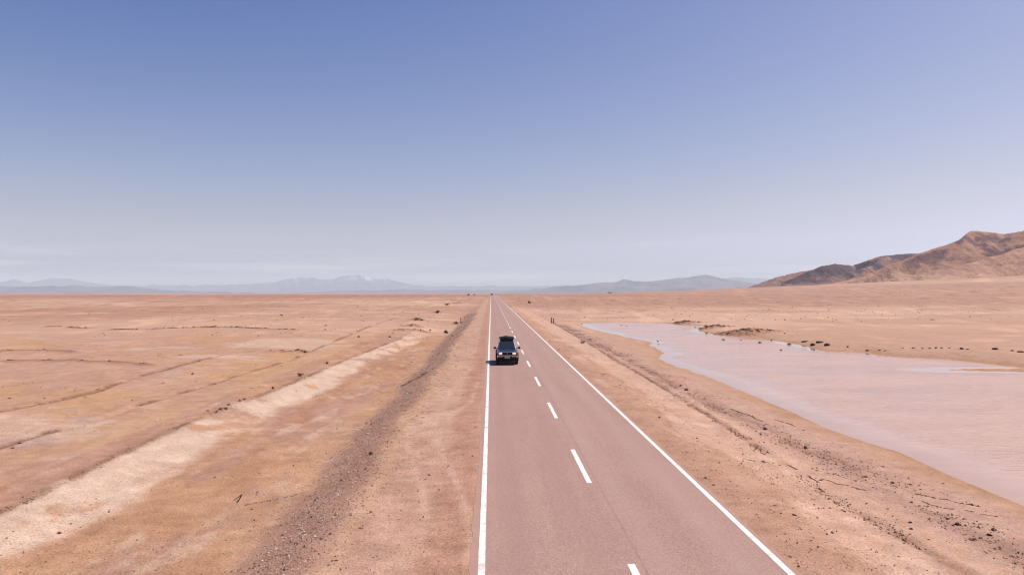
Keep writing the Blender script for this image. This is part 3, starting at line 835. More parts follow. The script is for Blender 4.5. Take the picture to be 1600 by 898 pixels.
# soil clods along tracks and crest; dark ones stand in for shaded scarps and cracks
def along(poly, per_m, spread, mean, cols, w, gap=0.0, sdv=0.4, stretch=0.6, seed=0):
    poly = np.array(poly); seg = np.hypot(*(poly[1:] - poly[:-1]).T); cum = np.concatenate([[0], np.cumsum(seg)])
    n = max(6, int(cum[-1] * per_m)); n = min(n, 9000)
    s = rng.random(n) ** 1.0 * cum[-1]
    x = np.interp(s, cum, poly[:, 0]); y = np.interp(s, cum, poly[:, 1])
    i = np.clip(np.searchsorted(cum, s) - 1, 0, len(seg) - 1)
    d = poly[1:] - poly[:-1]; ang = np.arctan2(d[i, 1], d[i, 0])
    o = rng.normal(0, spread, n) * (0.4 + 1.2 * fbm(s / 1.3, s * 0, 2, seed))
    o = o + (fbm(s / 0.45, s * 0 + seed, 3, 955) - 0.5) * 0.22
    x, y = x - np.sin(ang) * o, y + np.cos(ang) * o
    if gap:
        k = fbm(s / 2.2, s * 0 + seed, 3, 951) > gap; x, y, ang = x[k], y[k], ang[k]
    size = np.clip(rng.lognormal(math.log(mean), sdv, len(x)), 0.008, 0.5)
    return x, y, size, pal(rng, len(x), cols, w), ang + rng.normal(0, 0.35, len(x))
DK = [(142, 100, 84), (116, 80, 66), (166, 122, 102)]
BR = [(162, 118, 100), (136, 96, 82), (188, 142, 122)]
cl = [along(P1, 40, 0.09, 0.017, BR, [2, 3, 1], 0.40, seed=1), along(P2, 36, 0.11, 0.02, BR, [2, 3, 1], 0.40, seed=2),
      along(CREST, 40, 0.16, 0.015, BR, [2, 2, 1], 0.40, seed=3), along(L1, 85, 0.15, 0.016, BR, [2, 2, 1], 0.30, seed=4),
      along(L2, 85, 0.50, 0.016, BR, [2, 2, 1], 0.34, seed=5), along(L2, 6, 0.30, 0.026, BR, [2, 2, 1], 0.40, seed=6)]
for s in SCARPS[:7]:
    cl.append(along(s, 7, 0.16, 0.075, DK, [2, 2, 1], 0.36, seed=7))
for s in SCARPS[7:]:
    cl.append(along(s, 11, 0.14, 0.04, DK, [2, 1, 2], 0.40, seed=8))
CRACKS = [[(1160, 727), (1200, 729.5), (1230, 733)], [(1230, 731), (1240, 737), (1247, 740)], [(1260, 749), (1268, 754), (1275, 757), (1281, 762)],
          [(1276, 756), (1285, 754.5), (1298, 758), (1312, 762), (1325, 764)], [(1330, 766), (1342, 770), (1354, 771.5)],
          [(1270, 740), (1290, 743), (1316, 750), (1346, 758)], [(1430, 772), (1445, 774.5), (1462, 778)], [(1468, 779), (1480, 780), (1495, 785), (1512, 787), (1532, 790)],
          [(1441, 783), (1456, 788), (1474, 792), (1491, 794.5)], [(1508, 797), (1522, 799)], [(1531, 802), (1560, 806)], [(1140, 640), (1175, 652), (1190, 660)],
          [(1210, 655), (1228, 660), (1243, 664)], [(1100, 641), (1135, 646)], [(380, 768), (440, 758), (462, 752)],
          [(627, 596.5), (640, 592), (652, 587.5), (664, 584), (668, 583)], [(775, 560), (776, 561)]][:-1]
for k, c in enumerate(CRACKS):
    w = [flat_px(x, y, -0.42 if x > 900 else -0.35) for x, y in c]
    big = 0.04 if k == 15 else 0.015
    cl.append(along(w, 70 if k not in (0, 5, 13, 14) else 26, 0.018 if k != 15 else 0.05, big, DK, [2, 3, 0.4], 0, 0.35, seed=20 + k))  # shade in the rills put into dark clod colours
for (mx, my, w, d, h, t) in MOUNDS:
    if t and math.hypot(mx, my) < 420:
        k = int((14 if mx < 5 else 95) * w)
        x = mx + rng.normal(0, w * 0.6, k); y = my + rng.normal(0, d * 0.6, k)
        sc_ = 0.038 + 0.0002 * my
        cl.append((x, y, np.clip(rng.lognormal(math.log(sc_), 0.5, k), 0.02, 0.4), pal(rng, k, BR + DK[:2], [3, 3, 1, 1, 0.5]), rng.uniform(0, 6.28, k)))
X_, Y_, S_, C_, A_ = (np.concatenate([p[i] for p in cl]) for i in range(5))
link("soil_clods", stones_mesh("soil_clods", X_, Y_, S_, C_, rng, (0.5, 0.95), 0.5, A_), M_stone, kind="stuff", label="soil clods along old ruts, dark ones standing in for shaded scarps and cracks")

# ------------------------------------------------------------------ single rocks
def rock_mesh(seed, w, d, h):
    bm = bmesh.new()
    bmesh.ops.create_icosphere(bm, subdivisions=2, radius=1.0)
    rg = random.Random(seed)
    cuts = [(Vector((rg.gauss(0, 1), rg.gauss(0, 1), rg.gauss(0.3, 0.7))).normalized(), rg.uniform(0.55, 0.85)) for _ in range(7)]
    for v in bm.verts:
        for nrm, c in cuts:
            q = v.co.dot(nrm)
            if q > c:
                v.co -= nrm * (q - c) * 0.9
        v.co *= 1 + rg.uniform(-0.06, 0.06)
        v.co.x *= w / 2; v.co.y *= d / 2; v.co.z = v.co.z * h * 0.62 + h * 0.30
    me = bpy.data.meshes.new("rock"); bm.to_mesh(me); bm.free()
    return me

_seed = [100]
def rock(px, py, wpx, hpx, label, group, name="rock", z=None):
    x, y, gz_ = unproj(px, py)
    if z is not None:
        x, y = flat_px(px, py, z); gz_ = z
    m_px = y / FPX
    w, h = wpx * m_px, hpx * m_px
    _seed[0] += 1
    me = rock_mesh(_seed[0], w, w * random.uniform(0.7, 1.0), h)
    o = link(name, me, M_rock, None, (x, y + w * 0.3, gz_ - 0.02), label, "rock", group)
    o.rotation_euler = (0, 0, random.uniform(-0.4, 0.4))
    return o

ORD = ["first", "second", "third", "fourth", "fifth", "sixth", "seventh", "eighth", "ninth", "tenth", "eleventh", "twelfth", "thirteenth", "fourteenth", "fifteenth"]
ROW = [(1597, 550.5, 12, 3.5), (1583, 548.5, 6, 2.6), (1557, 546, 12, 4.5), (1513, 546, 5, 2), (1504, 545.5, 8, 4), (1484, 544, 4, 2.4), (1472, 544, 5, 2.4), (1463, 544, 5, 3), (1454, 544.5, 6, 2), (1442, 544.5, 5, 2), (1428, 544, 6, 2.4), (1411, 544, 3, 2), (1384, 548, 4, 1.8), (1375, 547.5, 6, 2.2), (1357, 548, 7, 2.4)]
for i, (x, y, w, h) in enumerate(ROW):
    rock(x, y, w, h, "dark rock in the row along the far bank, %s counted from the right" % ORD[i], "row of dark rocks on the far bank of the pond")
PR = [(1325, 542.5, 3.5, 2.6, "small lone rock right of the rock cluster on the far shore"),
      (1294, 540, 10, 5, "largest dark rock of the cluster where the far shore bends"),
      (1282, 535.5, 12, 4, "long low rock behind the largest rock of the shore cluster"),
      (1271, 539.5, 9, 4.5, "jagged dark rock left of the largest one in the shore cluster"),
      (1259, 534, 12, 2.6, "flat dark rock at the back left of the shore cluster"),
      (1273, 547.5, 4, 2.5, "small rock at the water edge below the shore cluster")]
for x, y, w, h, lb in PR:
    rock(x, y, w, h, lb, "rocks clustered on the far shore")
WR = [(1234, 538.5, 8, 3, "wide dark rock in the water nearest the shore cluster"),
      (1221, 547.5, 5, 2.6, "dark rock standing alone in the pond, nearest to the open water"),
      (1188, 536, 6, 3.4, "blocky dark rock in the water below the right end of the mound"),
      (1205.5, 532, 2.5, 2.4, "tiny rock in the water right of the blocky one"),
      (1158, 532, 3, 2.2, "tiny dark rock in the water below the middle of the mound"),
      (1131, 531.5, 6, 2.8, "dark rock in the water below the left end of the mound"),
      (1105, 520.5, 3.5, 2.4, "small rock at the left tip of the large mound"),
      (1087, 511, 4, 1.8, "small rock at the left tip of the smaller mound"),
      (1028, 533.5, 3.5, 2.2, "larger of two dark rocks in the water off the sandy point"),
      (1029, 537.5, 2.4, 1.6, "smaller of two dark rocks in the water off the sandy point"),
      (971, 508.5, 2.6, 1.8, "left of two tiny rocks beyond the flat island"),
      (979, 509.5, 2.6, 1.8, "right of two tiny rocks beyond the flat island"),
      (909, 506.5, 2.2, 1.6, "tiny rock at the far left tip of the pond")]
for x, y, w, h, lb in WR:
    rock(x, y, w, h, lb, "rocks standing in the pond", z=WATER_Z - 0.03)
BRK = [(1497, 820, 9, 6, "largest dark rock on the right bank between road and pond"),
       (1482, 811, 6, 4, "dark rock just left of the largest rock on the right bank"),
       (1533, 841, 8, 4, "flat dark rock nearest the camera on the right bank"),
       (1510, 835, 4, 2.6, "small stone between the two biggest rocks on the right bank"),
       (1425, 785, 6, 3.6, "small brown rock left of the pair of parallel cracks"),
       (1424, 817, 8, 4, "upper of two rocks beside the rut on the right bank"),
       (1425, 827, 8, 4, "lower of two rocks beside the rut on the right bank"),
       (1452, 843, 7, 2.6, "low flat stone close to the rut near the lower right corner"),
       (1475, 755.5, 6, 2.4, "flat stone on the ochre rim of the near shore"),
       (1423, 757, 7, 3, "flat stone just inland of the ochre rim"),
       (1355, 787, 6, 3.4, "dark stone right of the forked crack"),
       (1281, 702, 0, 0, ""), (1196, 671, 8, 5, "dark rock on the rubble line above the forked crack"),
       (1259, 700, 8, 5, "dark rock further down the rubble line above the forked crack"),
       (1073, 609.5, 9, 3.6, "flat dark rock on the rubble line level with the sandy point"),
       (1064, 603, 6, 3, "small dark rock behind the flat one on the rubble line")]
for x, y, w, h, lb in BRK:
    if lb:
        rock(x, y, w, h, lb, "rocks on the bank between road and pond")
LR = [(579, 710, 7.5, 6, "dark rock at the top edge of the left gravel embankment"),
      (571, 733, 5, 2.6, "flat stone on the left shoulder just below the dark rock"),
      (559, 736, 4, 2.6, "small stone in the gravel left of the flat stone"),
      (511, 568, 4, 3.6, "small dark rock on the bank crest beyond the spread dry shrub"),
      (426, 607, 4, 4, "upright dark rock on the bank crest nearer than the spread dry shrub"),
      (437, 607, 3, 1.6, "pebble on the pale bank beside the upright dark rock"),
      (560, 526.5, 4, 3, "dark rock on the plain left of the end of the pale bank"),
      (609, 527, 4, 3, "dark rock at the end of the pale bank"),
      (672, 516, 4, 2.6, "small dark rock right of the rubble mounds left of the road"),
      (707, 525, 3, 2.4, "small rock on the embankment beside the green bush"),
      (548, 803, 6, 2.6, "dark stone on the near embankment beside a white pebble"),
      (498, 819, 0, 0, "")]
for x, y, w, h, lb in LR:
    if lb:
        rock(x, y, w, h, lb, "rocks left of the road")

# ------------------------------------------------------------------ shrubs, sticks, posts
M_wood, _, _, _ = mat_base("weathered_wood", alb(116, 78, 60), 0.9)
M_twig, _, _, _ = mat_base("dark_twig", alb(74, 46, 34), 0.9)
M_dry, _, _, _ = mat_base("dry_leaf", alb(128, 92, 64), 0.9)
M_leaf, _, _, _ = mat_base("green_leaf", alb(92, 84, 42), 0.8)

def tube(bm, pts, radii, sides=6):
    rings = []
    for i, p in enumerate(pts):
        p = Vector(p)
        a = Vector(pts[max(i - 1, 0)]); b = Vector(pts[min(i + 1, len(pts) - 1)])
        t = (b - a).normalized()
        s = t.orthogonal().normalized(); u = t.cross(s)
        rings.append([bm.verts.new(p + (s * math.cos(k * 2 * math.pi / sides) + u * math.sin(k * 2 * math.pi / sides)) * radii[i]) for k in range(sides)])
    for A, B in zip(rings[:-1], rings[1:]):
        for k in range(sides):
            bm.faces.new((A[k], A[(k + 1) % sides], B[(k + 1) % sides], B[k]))
    bm.faces.new(rings[0][::-1]); bm.faces.new(rings[-1])

def bm_obj(name, bm, mat, parent=None, smooth=False, bevel=0.0, **kw):
    me = bpy.data.meshes.new(name)
    bmesh.ops.recalc_face_normals(bm, faces=bm.faces)
    bm.to_mesh(me); bm.free()
    me.polygons.foreach_set("use_smooth", np.full(len(me.polygons), bool(smooth)))
    o = link(name, me, mat, parent, **kw)
    if bevel:
        md = o.modifiers.new("bevel", 'BEVEL'); md.width = bevel; md.segments = 2; md.limit_method = 'ANGLE'; md.angle_limit = R(35)
    return o

def shrub(px, py, wpx, hpx, label, leafmat, group, lean=0.0, nl=260):
    x, y, z = unproj(px, py)
    w, h = wpx * y / FPX / 2, hpx * y / FPX
    rg = random.Random(int(px * 7 + py))
    root = link("desert_shrub", None, None, None, (x, y, z - 0.02), label, "shrub", group)
    bm = bmesh.new()
    tips = []
    for k in range(9):
        a = rg.uniform(0, 6.28); rad = rg.uniform(0.35, 1.0)
        tip = (math.cos(a) * w * rad + lean * w, math.sin(a) * w * rad * 0.8, h * rg.uniform(0.45, 1.0) * (1.1 - 0.5 * rad))
        mid = (tip[0] * 0.5 + rg.gauss(0, w * 0.08), tip[1] * 0.5, tip[2] * 0.62)
        tube(bm, [(0, 0, 0), mid, tip], [h * 0.035, h * 0.025, h * 0.01], 5)
        tips.append((mid, tip))
    bm_obj("stem", bm, M_twig, root)
    bm = bmesh.new()
    for k in range(nl):
        m, t = rg.choice(tips); f = rg.uniform(0.1, 1.08)
        c = Vector(m).lerp(Vector(t), f) + Vector((rg.gauss(0, w * 0.16), rg.gauss(0, w * 0.16), rg.gauss(0, h * 0.10)))
        c.z = max(c.z, 0.03 * h)
        s = rg.uniform(0.05, 0.11) * max(w, h)
        nrm = Vector((rg.gauss(0, 1), rg.gauss(0, 1), rg.gauss(0, 1))).normalized()
        a = nrm.orthogonal().normalized(); b = nrm.cross(a)
        bm.faces.new([bm.verts.new(c + v) for v in (a * s * 1.6, b * s * 0.6, -a * s * 1.6, -b * s * 0.6)])
    bm_obj("foliage", bm, leafmat, root)
    return root

SG = "shrubs and dead clumps on the left side"
shrub(697, 521, 8, 6.5, "round green bush on the gravel embankment left of the road", M_leaf, SG)
shrub(470, 587, 15, 6, "spread dark dry shrub on the crest of the pale bank", M_dry, SG, nl=160)
shrub(382, 624, 7, 4, "topmost dry clump of the row on the near bank crest", M_dry, SG, nl=120)
shrub(375, 627, 6, 4, "second dry clump from the top of the row on the near bank crest", M_dry, SG, nl=120)
shrub(358, 633, 8, 4, "dry clump in the middle of the row on the near bank crest", M_dry, SG, nl=120)
shrub(352, 639, 7, 5, "dark dry clump below the middle one on the near bank crest", M_dry, SG, nl=140)
shrub(344, 640, 8, 5, "widest dry clump of the row on the near bank crest", M_dry, SG, nl=140)
shrub(337, 644.5, 5, 4, "lowest dry clump of the row on the near bank crest", M_dry, SG, nl=110)
shrub(324, 642, 7, 3.5, "dry clump set back on the plain behind the row", M_dry, SG, nl=110)
shrub(651, 500, 8, 5, "dark shrub on the rubble beyond the end of the pale bank", M_dry, SG)
shrub(659, 500, 6, 3.5, "smaller shrub right beside the dark one on the rubble", M_dry, SG)
shrub(683, 489.5, 6, 5, "dry shrub at the bend of the pale track", M_dry, SG)
shrub(699, 476, 8, 4, "bare spreading shrub on the far sandy mound left of the road", M_dry, SG)
shrub(713, 505.5, 7, 4.5, "low dark shrub beside the left marker post", M_dry, SG)
shrub(827, 474, 5, 4.5, "dry shrub on the sandy mound right of the road", M_dry, "shrubs on the right side")
shrub(911, 536, 8, 5, "dark shrub on the rut right of the road, below the pond tip", M_dry, "shrubs on the right side", nl=150)

def post(px, py, hpx, label):
    x, y, z = unproj(px, py)
    h = hpx * y / FPX
    o = link("marker_post", None, None, None, (x, y, z - 0.05), label, "post", "wooden marker posts at the culvert")
    bm = bmesh.new()
    tube(bm, [(0, 0, 0), (0.01, 0, h * 0.5), (0.0, 0.01, h * 0.97), (0, 0.01, h)], [0.085, 0.08, 0.078, 0.06], 8)
    bm_obj("pole", bm, M_wood, o)
    bm = bmesh.new()
    tube(bm, [(0, 0.01, h * 0.80), (0, 0.01, h * 0.90)], [0.088, 0.088], 8)
    bm_obj("band", bm, M_twig, o)
post(720, 504.5, 9, "single wooden marker post on the left shoulder")
post(861.5, 505, 10, "taller of two wooden marker posts on the right shoulder")
post(865, 505, 8.5, "shorter right hand one of two wooden marker posts")

x, y, z = unproj(371, 783)
bm = bmesh.new()
k = y / FPX
tube(bm, [(-8 * k, 0.10, 0.02), (-1 * k, 0.2, 0.10), (4 * k, 0.15, 0.18), (3.2 * k, 0.05, 0.10), (1.0 * k, -0.12, 0.0)], [0.010, 0.014, 0.022, 0.024, 0.016], 6)
bm_obj("dead_stick", bm, M_twig, None, loc=(x, y, z), label="bent dark stick lying on the ochre drain floor", cat="stick")

# ------------------------------------------------------------------ vehicles
M_navy, _n, _l, _b = mat_base("navy_car_paint", (0.012, 0.022, 0.055), 0.32, 0.0, 0.5)
_b.inputs["Coat Weight"].default_value = 0.6; _b.inputs["Coat Roughness"].default_value = 0.12
M_blk, _, _, _ = mat_base("black_plastic", (0.008, 0.007, 0.008), 0.6, 0, 0.25)
M_rub, _, _, _ = mat_base("tyre_rubber", (0.015, 0.014, 0.014), 0.85)
M_chr, _, _, _ = mat_base("bumper_silver", (0.55, 0.55, 0.57), 0.28, 0.9)
M_gls, _n, _l, _b = mat_base("dark_window_glass", (0.008, 0.013, 0.024), 0.05, 0.0, 0.5)
M_lmp, _n, _l, _b = mat_base("headlight_glass", (0.75, 0.70, 0.58), 0.15)
_b.inputs["Emission Color"].default_value = (1.0, 0.86, 0.6, 1); _b.inputs["Emission Strength"].default_value = 0.35
M_amb, _, _, _ = mat_base("amber_lens", (0.45, 0.12, 0.03), 0.25)
M_plt, _, _, _ = mat_base("number_plate", (0.55, 0.56, 0.60), 0.5)
M_bag, _n, _l, _b = mat_base("black_tarpaulin", (0.008, 0.009, 0.013), 0.75, 0, 0.15)
M_van, _, _, _ = mat_base("white_truck_paint", (0.62, 0.60, 0.58), 0.4)

def P(f, x, z):             # f forwards (towards the camera), x to the right in the photo, z up
    return Vector((x, -f, z))

def box(bm, f0, f1, x0, x1, z0, z1):
    v = [bm.verts.new(P(f, x, z)) for f in (f0, f1) for x in (x0, x1) for z in (z0, z1)]
    for q in ((0, 1, 3, 2), (4, 6, 7, 5), (0, 4, 5, 1), (2, 3, 7, 6), (0, 2, 6, 4), (1, 5, 7, 3)):
        bm.faces.new([v[i] for i in q])

def part_box(name, mat, parent, *a, bevel=0.012):
    bm = bmesh.new(); box(bm, *a)
    return bm_obj(name, bm, mat, parent, bevel=bevel)

def suv(loc, label):
    root = link("off_road_car", None, None, None, loc, label, "car")
    root.scale = (1.04,) * 3
    # lower body with wheel arches cut in its side outline
    out = [(2.08, 0.46), (2.15, 0.58), (2.15, 0.84), (2.11, 0.99), (1.98, 1.06), (1.5, 1.105), (0.86, 1.15), (-2.02, 1.14), (-2.10, 0.95), (-2.13, 0.55), (-2.06, 0.44)]
    def arch(c):
        return [(c - 0.46 * math.cos(a), 0.40 + 0.46 * math.sin(a)) for a in np.linspace(0.05, math.pi - 0.05, 10)]
    out += arch(-1.30) + arch(1.34)
    def hw(f, z):
        return 0.83 - 0.07 * max(0, (z - 0.95)) / 0.2 - 0.07 * max(0, f - 1.6) / 0.5 - 0.04 * max(0, -f - 1.7) / 0.4
    bm = bmesh.new()
    lv = [bm.verts.new(P(f, -hw(f, z), z)) for f, z in out]; rv = [bm.verts.new(P(f, hw(f, z), z)) for f, z in out]
    bm.faces.new(lv); bm.faces.new(rv[::-1])
    for i in range(len(out)):
        j = (i + 1) % len(out)
        bm.faces.new((lv[i], rv[i], rv[j], lv[j]))
    bmesh.ops.triangulate(bm, faces=[f for f in bm.faces if len(f.verts) > 4])
    bm_obj("body", bm, M_navy, root, bevel=0.03)
    part_box("underbody", M_blk, root, -2.0, 1.95, -0.62, 0.62, 0.30, 0.75)
    # hood with a raised centre
    bm = bmesh.new()
    for x0, x1, dz in ((-0.66, 0.66, 0.014), (-0.30, 0.30, 0.040)):
        f0, f1 = (0.92, 1.96) if dz < 0.02 else (1.05, 1.75)
        v = [bm.verts.new(P(f, x, 1.148 - 0.080 * max(0, (f - 0.86)) / 1.1 + dz2)) for f in (f0, f1) for x in (x0, x1) for dz2 in (-0.02, dz)]
        for q in ((0, 1, 3, 2), (4, 6, 7, 5), (0, 4, 5, 1), (2, 3, 7, 6), (0, 2, 6, 4), (1, 5, 7, 3)):
            bm.faces.new([v[i] for i in q])
    bm_obj("hood", bm, M_navy, root, bevel=0.012)
    # cabin
    B = {(0, -1): P(0.88, -0.75, 1.13), (0, 1): P(0.88, 0.75, 1.13), (1, -1): P(0.22, -0.60, 1.70), (1, 1): P(0.22, 0.60, 1.70),
         (2, -1): P(-1.84, -0.60, 1.72), (2, 1): P(-1.84, 0.60, 1.72), (3, -1): P(-2.04, -0.74, 1.12), (3, 1): P(-2.04, 0.74, 1.12)}
    bm = bmesh.new(); v = {k: bm.verts.new(c) for k, c in B.items()}
    for q in (((0, -1), (0, 1), (1, 1), (1, -1)), ((1, -1), (1, 1), (2, 1), (2, -1)), ((2, -1), (2, 1), (3, 1), (3, -1)), ((3, -1), (3, 1), (0, 1), (0, -1)),
              ((0, -1), (1, -1), (2, -1), (3, -1)), ((0, 1), (3, 1), (2, 1), (1, 1))):
        bm.faces.new([v[k] for k in q])
    cabin = bm_obj("cabin", bm, M_navy, root, bevel=0.05)
    def pane(name, a, b, c, d, s0, s1, t0, t1, off=0.012, mat=M_gls):
        def at(s, t):
            return a.lerp(b, s).lerp(d.lerp(c, s), t)
        nrm = (b - a).cross(d - a).normalized()
        ctr = (a + b + c + d) / 4
        if nrm.dot(ctr - Vector((0, 0.6, 1.4))) < 0:
            nrm = -nrm
        bm = bmesh.new()
        q0 = [at(s, t) - nrm * 0.01 for s, t in ((s0, t0), (s1, t0), (s1, t1), (s0, t1))]
        q1 = [at(s, t) + nrm * off for s, t in ((s0, t0), (s1, t0), (s1, t1), (s0, t1))]
        w0 = [bm.verts.new(p) for p in q0]; w1 = [bm.verts.new(p) for p in q1]
        bm.faces.new(w0[::-1]); bm.faces.new(w1)
        for i in range(4):
            bm.faces.new((w0[i], w0[(i + 1) % 4], w1[(i + 1) % 4], w1[i]))
        return bm_obj(name, bm, mat, root, bevel=0.008)
    ws = pane("windshield", B[0, -1], B[0, 1], B[1, 1], B[1, -1], 0.06, 0.94, 0.06, 0.95)
    pane("rear_window", B[3, -1], B[3, 1], B[2, 1], B[2, -1], 0.1, 0.9, 0.25, 0.9)
    for s in (-1, 1):
        a, b, c, d = B[0, s], B[3, s], B[2, s], B[1, s]
        for s0, s1 in ((0.10, 0.36), (0.40, 0.66), (0.70, 0.94)):
            pane("side_window", a, b, c, d, s0, s1, 0.14, 0.86)
        for s0 in (0.30, 0.58):
            part_box("door_handle", M_blk, root, 0.88 - s0 * 2.9, 0.76 - s0 * 2.9, *sorted((s * 0.815, s * 0.85)), 0.93, 0.97, bevel=0.006)
        # mirrors
        bm = bmesh.new(); box(bm, 0.60, 0.74, *sorted((s * 0.86, s * 1.06)), 1.16, 1.31)
        mi = bm_obj("mirror", bm, M_blk, root, bevel=0.03)
        bm = bmesh.new(); box(bm, 0.64, 0.70, *sorted((s * 0.70, s * 0.87)), 1.18, 1.22)
        bm_obj("mirror_arm", bm, M_blk, mi, bevel=0.005)
        # lights
        bm = bmesh.new(); box(bm, 2.05, 2.17, *sorted((s * 0.40, s * 0.655)), 0.83, 0.985)
        bm_obj("headlight", bm, M_lmp, root, bevel=0.02)
        bm = bmesh.new(); box(bm, 1.98, 2.14, *sorted((s * 0.665, s * 0.785)), 0.83, 0.975)
        bm_obj("turn_signal", bm, M_amb, root, bevel=0.015)
        bm = bmesh.new(); box(bm, 2.22, 2.275, *sorted((s * 0.46, s * 0.70)), 0.62, 0.70)
        bm_obj("fog_light", bm, M_amb, root, bevel=0.012)
        bm = bmesh.new(); box(bm, -2.15, -2.09, *sorted((s * 0.60, s * 0.78)), 0.75, 1.0)
        bm_obj("tail_light", bm, M_amb, root, bevel=0.012)
        # flares and sill
        for c in (1.34, -1.30):
            bm = bmesh.new()
            pr = [(c - r_ * math.cos(a), 0.40 + r_ * math.sin(a)) for a in np.linspace(-0.15, math.pi + 0.15, 14) for r_ in (0.43, 0.53)]
            vi = [bm.verts.new(P(f, s * 0.76, z)) for f, z in pr]; vo = [bm.verts.new(P(f, s * 0.885, z)) for f, z in pr]
            for i in range(0, len(pr) - 2, 2):
                bm.faces.new((vo[i], vo[i + 1], vo[i + 3], vo[i + 2])); bm.faces.new((vi[i + 1], vi[i + 3], vo[i + 3], vo[i + 1])); bm.faces.new((vi[i], vo[i], vo[i + 2], vi[i + 2]))
            bm_obj("fender_flare", bm, M_blk, root)
        part_box("side_step", M_blk, root, -0.80, 0.85, *sorted((s * 0.74, s * 0.90)), 0.36, 0.42)
        for c in (1.34, -1.30):
            bm = bmesh.new()
            prof = [(0.20, -0.10), (0.31, -0.115), (0.355, -0.09), (0.37, 0.0), (0.355, 0.09), (0.31, 0.115), (0.20, 0.10)]
            rings = []
            for k in range(28):
                a = k * 2 * math.pi / 28
                rings.append([bm.verts.new(P(c + r_ * math.cos(a), s * 0.745 + w_, 0.37 + r_ * math.sin(a))) for r_, w_ in prof])
            for k in range(28):
                A, Bq = rings[k], rings[(k + 1) % 28]
                for i in range(len(prof) - 1):
                    bm.faces.new((A[i], A[i + 1], Bq[i + 1], Bq[i]))
            wh = bm_obj("wheel", bm, M_rub, root, smooth=True)
            bm = bmesh.new()
            r0 = [bm.verts.new(P(c + 0.21 * math.cos(k * math.pi / 10), s * 0.745 + s * 0.085, 0.37 + 0.21 * math.sin(k * math.pi / 10))) for k in range(20)]
            r1 = [bm.verts.new(P(c + 0.15 * math.cos(k * math.pi / 10), s * 0.745 + s * 0.05, 0.37 + 0.15 * math.sin(k * math.pi / 10))) for k in range(20)]
            r2 = [bm.verts.new(P(c + 0.06 * math.cos(k * math.pi / 10), s * 0.745 + s * 0.09, 0.37 + 0.06 * math.sin(k * math.pi / 10))) for k in range(20)]
            for A, Bq in ((r0, r1), (r1, r2)):
                for k in range(20):
                    bm.faces.new((A[k], A[(k + 1) % 20], Bq[(k + 1) % 20], Bq[k]))
            bm.faces.new(r2)
            bm_obj("rim", bm, M_chr, wh)
    # front end
    gr = part_box("grille", M_blk, root, 2.06, 2.165, -0.39, 0.39, 0.83, 0.975)
    for z in (0.865, 0.905, 0.945):
        part_box("slat", M_blk, gr, 2.16, 2.178, -0.37, 0.37, z - 0.008, z + 0.008, bevel=0.003)
    part_box("badge", M_chr, gr, 2.178, 2.186, -0.05, 0.05, 0.885, 0.925, bevel=0.004)
    part_box("grille_trim", M_chr, root, 2.05, 2.16, -0.62, 0.62, 0.992, 1.012, bevel=0.005)
    bp = part_box("bumper", M_blk, root, 2.0, 2.26, -0.84, 0.84, 0.50, 0.77, bevel=0.05)
    part_box("bumper_strip", M_chr, bp, 2.2, 2.27, -0.80, 0.80, 0.715, 0.775, bevel=0.015)
    for s in (-1, 1):
        part_box("bumper_trim", M_chr, bp, 2.2, 2.268, *sorted((s * 0.71, s * 0.80)), 0.60, 0.712, bevel=0.01)
        part_box("bumper_trim", M_chr, bp, 2.2, 2.268, *sorted((s * 0.40, s * 0.45)), 0.62, 0.712, bevel=0.01)
    part_box("valance", M_blk, root, 1.85, 2.12, -0.72, 0.72, 0.30, 0.50, bevel=0.04)
    pl_ = part_box("number_plate", M_plt, root, 2.262, 2.272, -0.20, 0.20, 0.53, 0.665, bevel=0.006)
    for i in range(6):
        part_box("plate_mark", M_blk, pl_, 2.272, 2.2745, -0.165 + i * 0.058, -0.128 + i * 0.058, 0.56, 0.63, bevel=0.0)
    part_box("rear_bumper", M_blk, root, -2.24, -2.05, -0.82, 0.82, 0.48, 0.70, bevel=0.04)
    for x0 in (-0.55, 0.05):
        bm = bmesh.new(); tube(bm, [P(0.875, x0, 1.165), P(0.80, x0 + 0.42, 1.235)], [0.010, 0.008], 5)
        bm_obj("wiper", bm, M_blk, root)
    # roof basket
    bm = bmesh.new()
    for z in (1.79, 1.88):
        ring = [P(0.08, -0.50, z), P(0.08, 0.50, z), P(-1.62, 0.50, z), P(-1.62, -0.50, z), P(0.08, -0.50, z)]
        for a, b in zip(ring[:-1], ring[1:]):
            tube(bm, [a, b], [0.018, 0.018], 6)
    for f in (0.08, -0.5, -1.08, -1.62):
        tube(bm, [P(f, -0.50, 1.79), P(f, 0.50, 1.79)], [0.016, 0.016], 6)
        for x0 in (-0.50, 0.50):
            tube(bm, [P(f, x0, 1.70), P(f, x0, 1.88)], [0.015, 0.015], 6)
    for x0 in np.linspace(-0.4, 0.4, 6):
        tube(bm, [P(0.08, x0, 1.79), P(0.08, x0, 1.88)], [0.010, 0.010], 5)
    bm_obj("roof_basket", bm, M_blk, root)
    part_box("wind_deflector", M_blk, root, 0.09, 0.16, -0.50, 0.50, 1.74, 1.90)
    return root

CAR_X, CAR_Y = 1.31, 61.55
suv((CAR_X, CAR_Y, 0.012), "dark blue off-road car with roof cargo driving towards the camera")
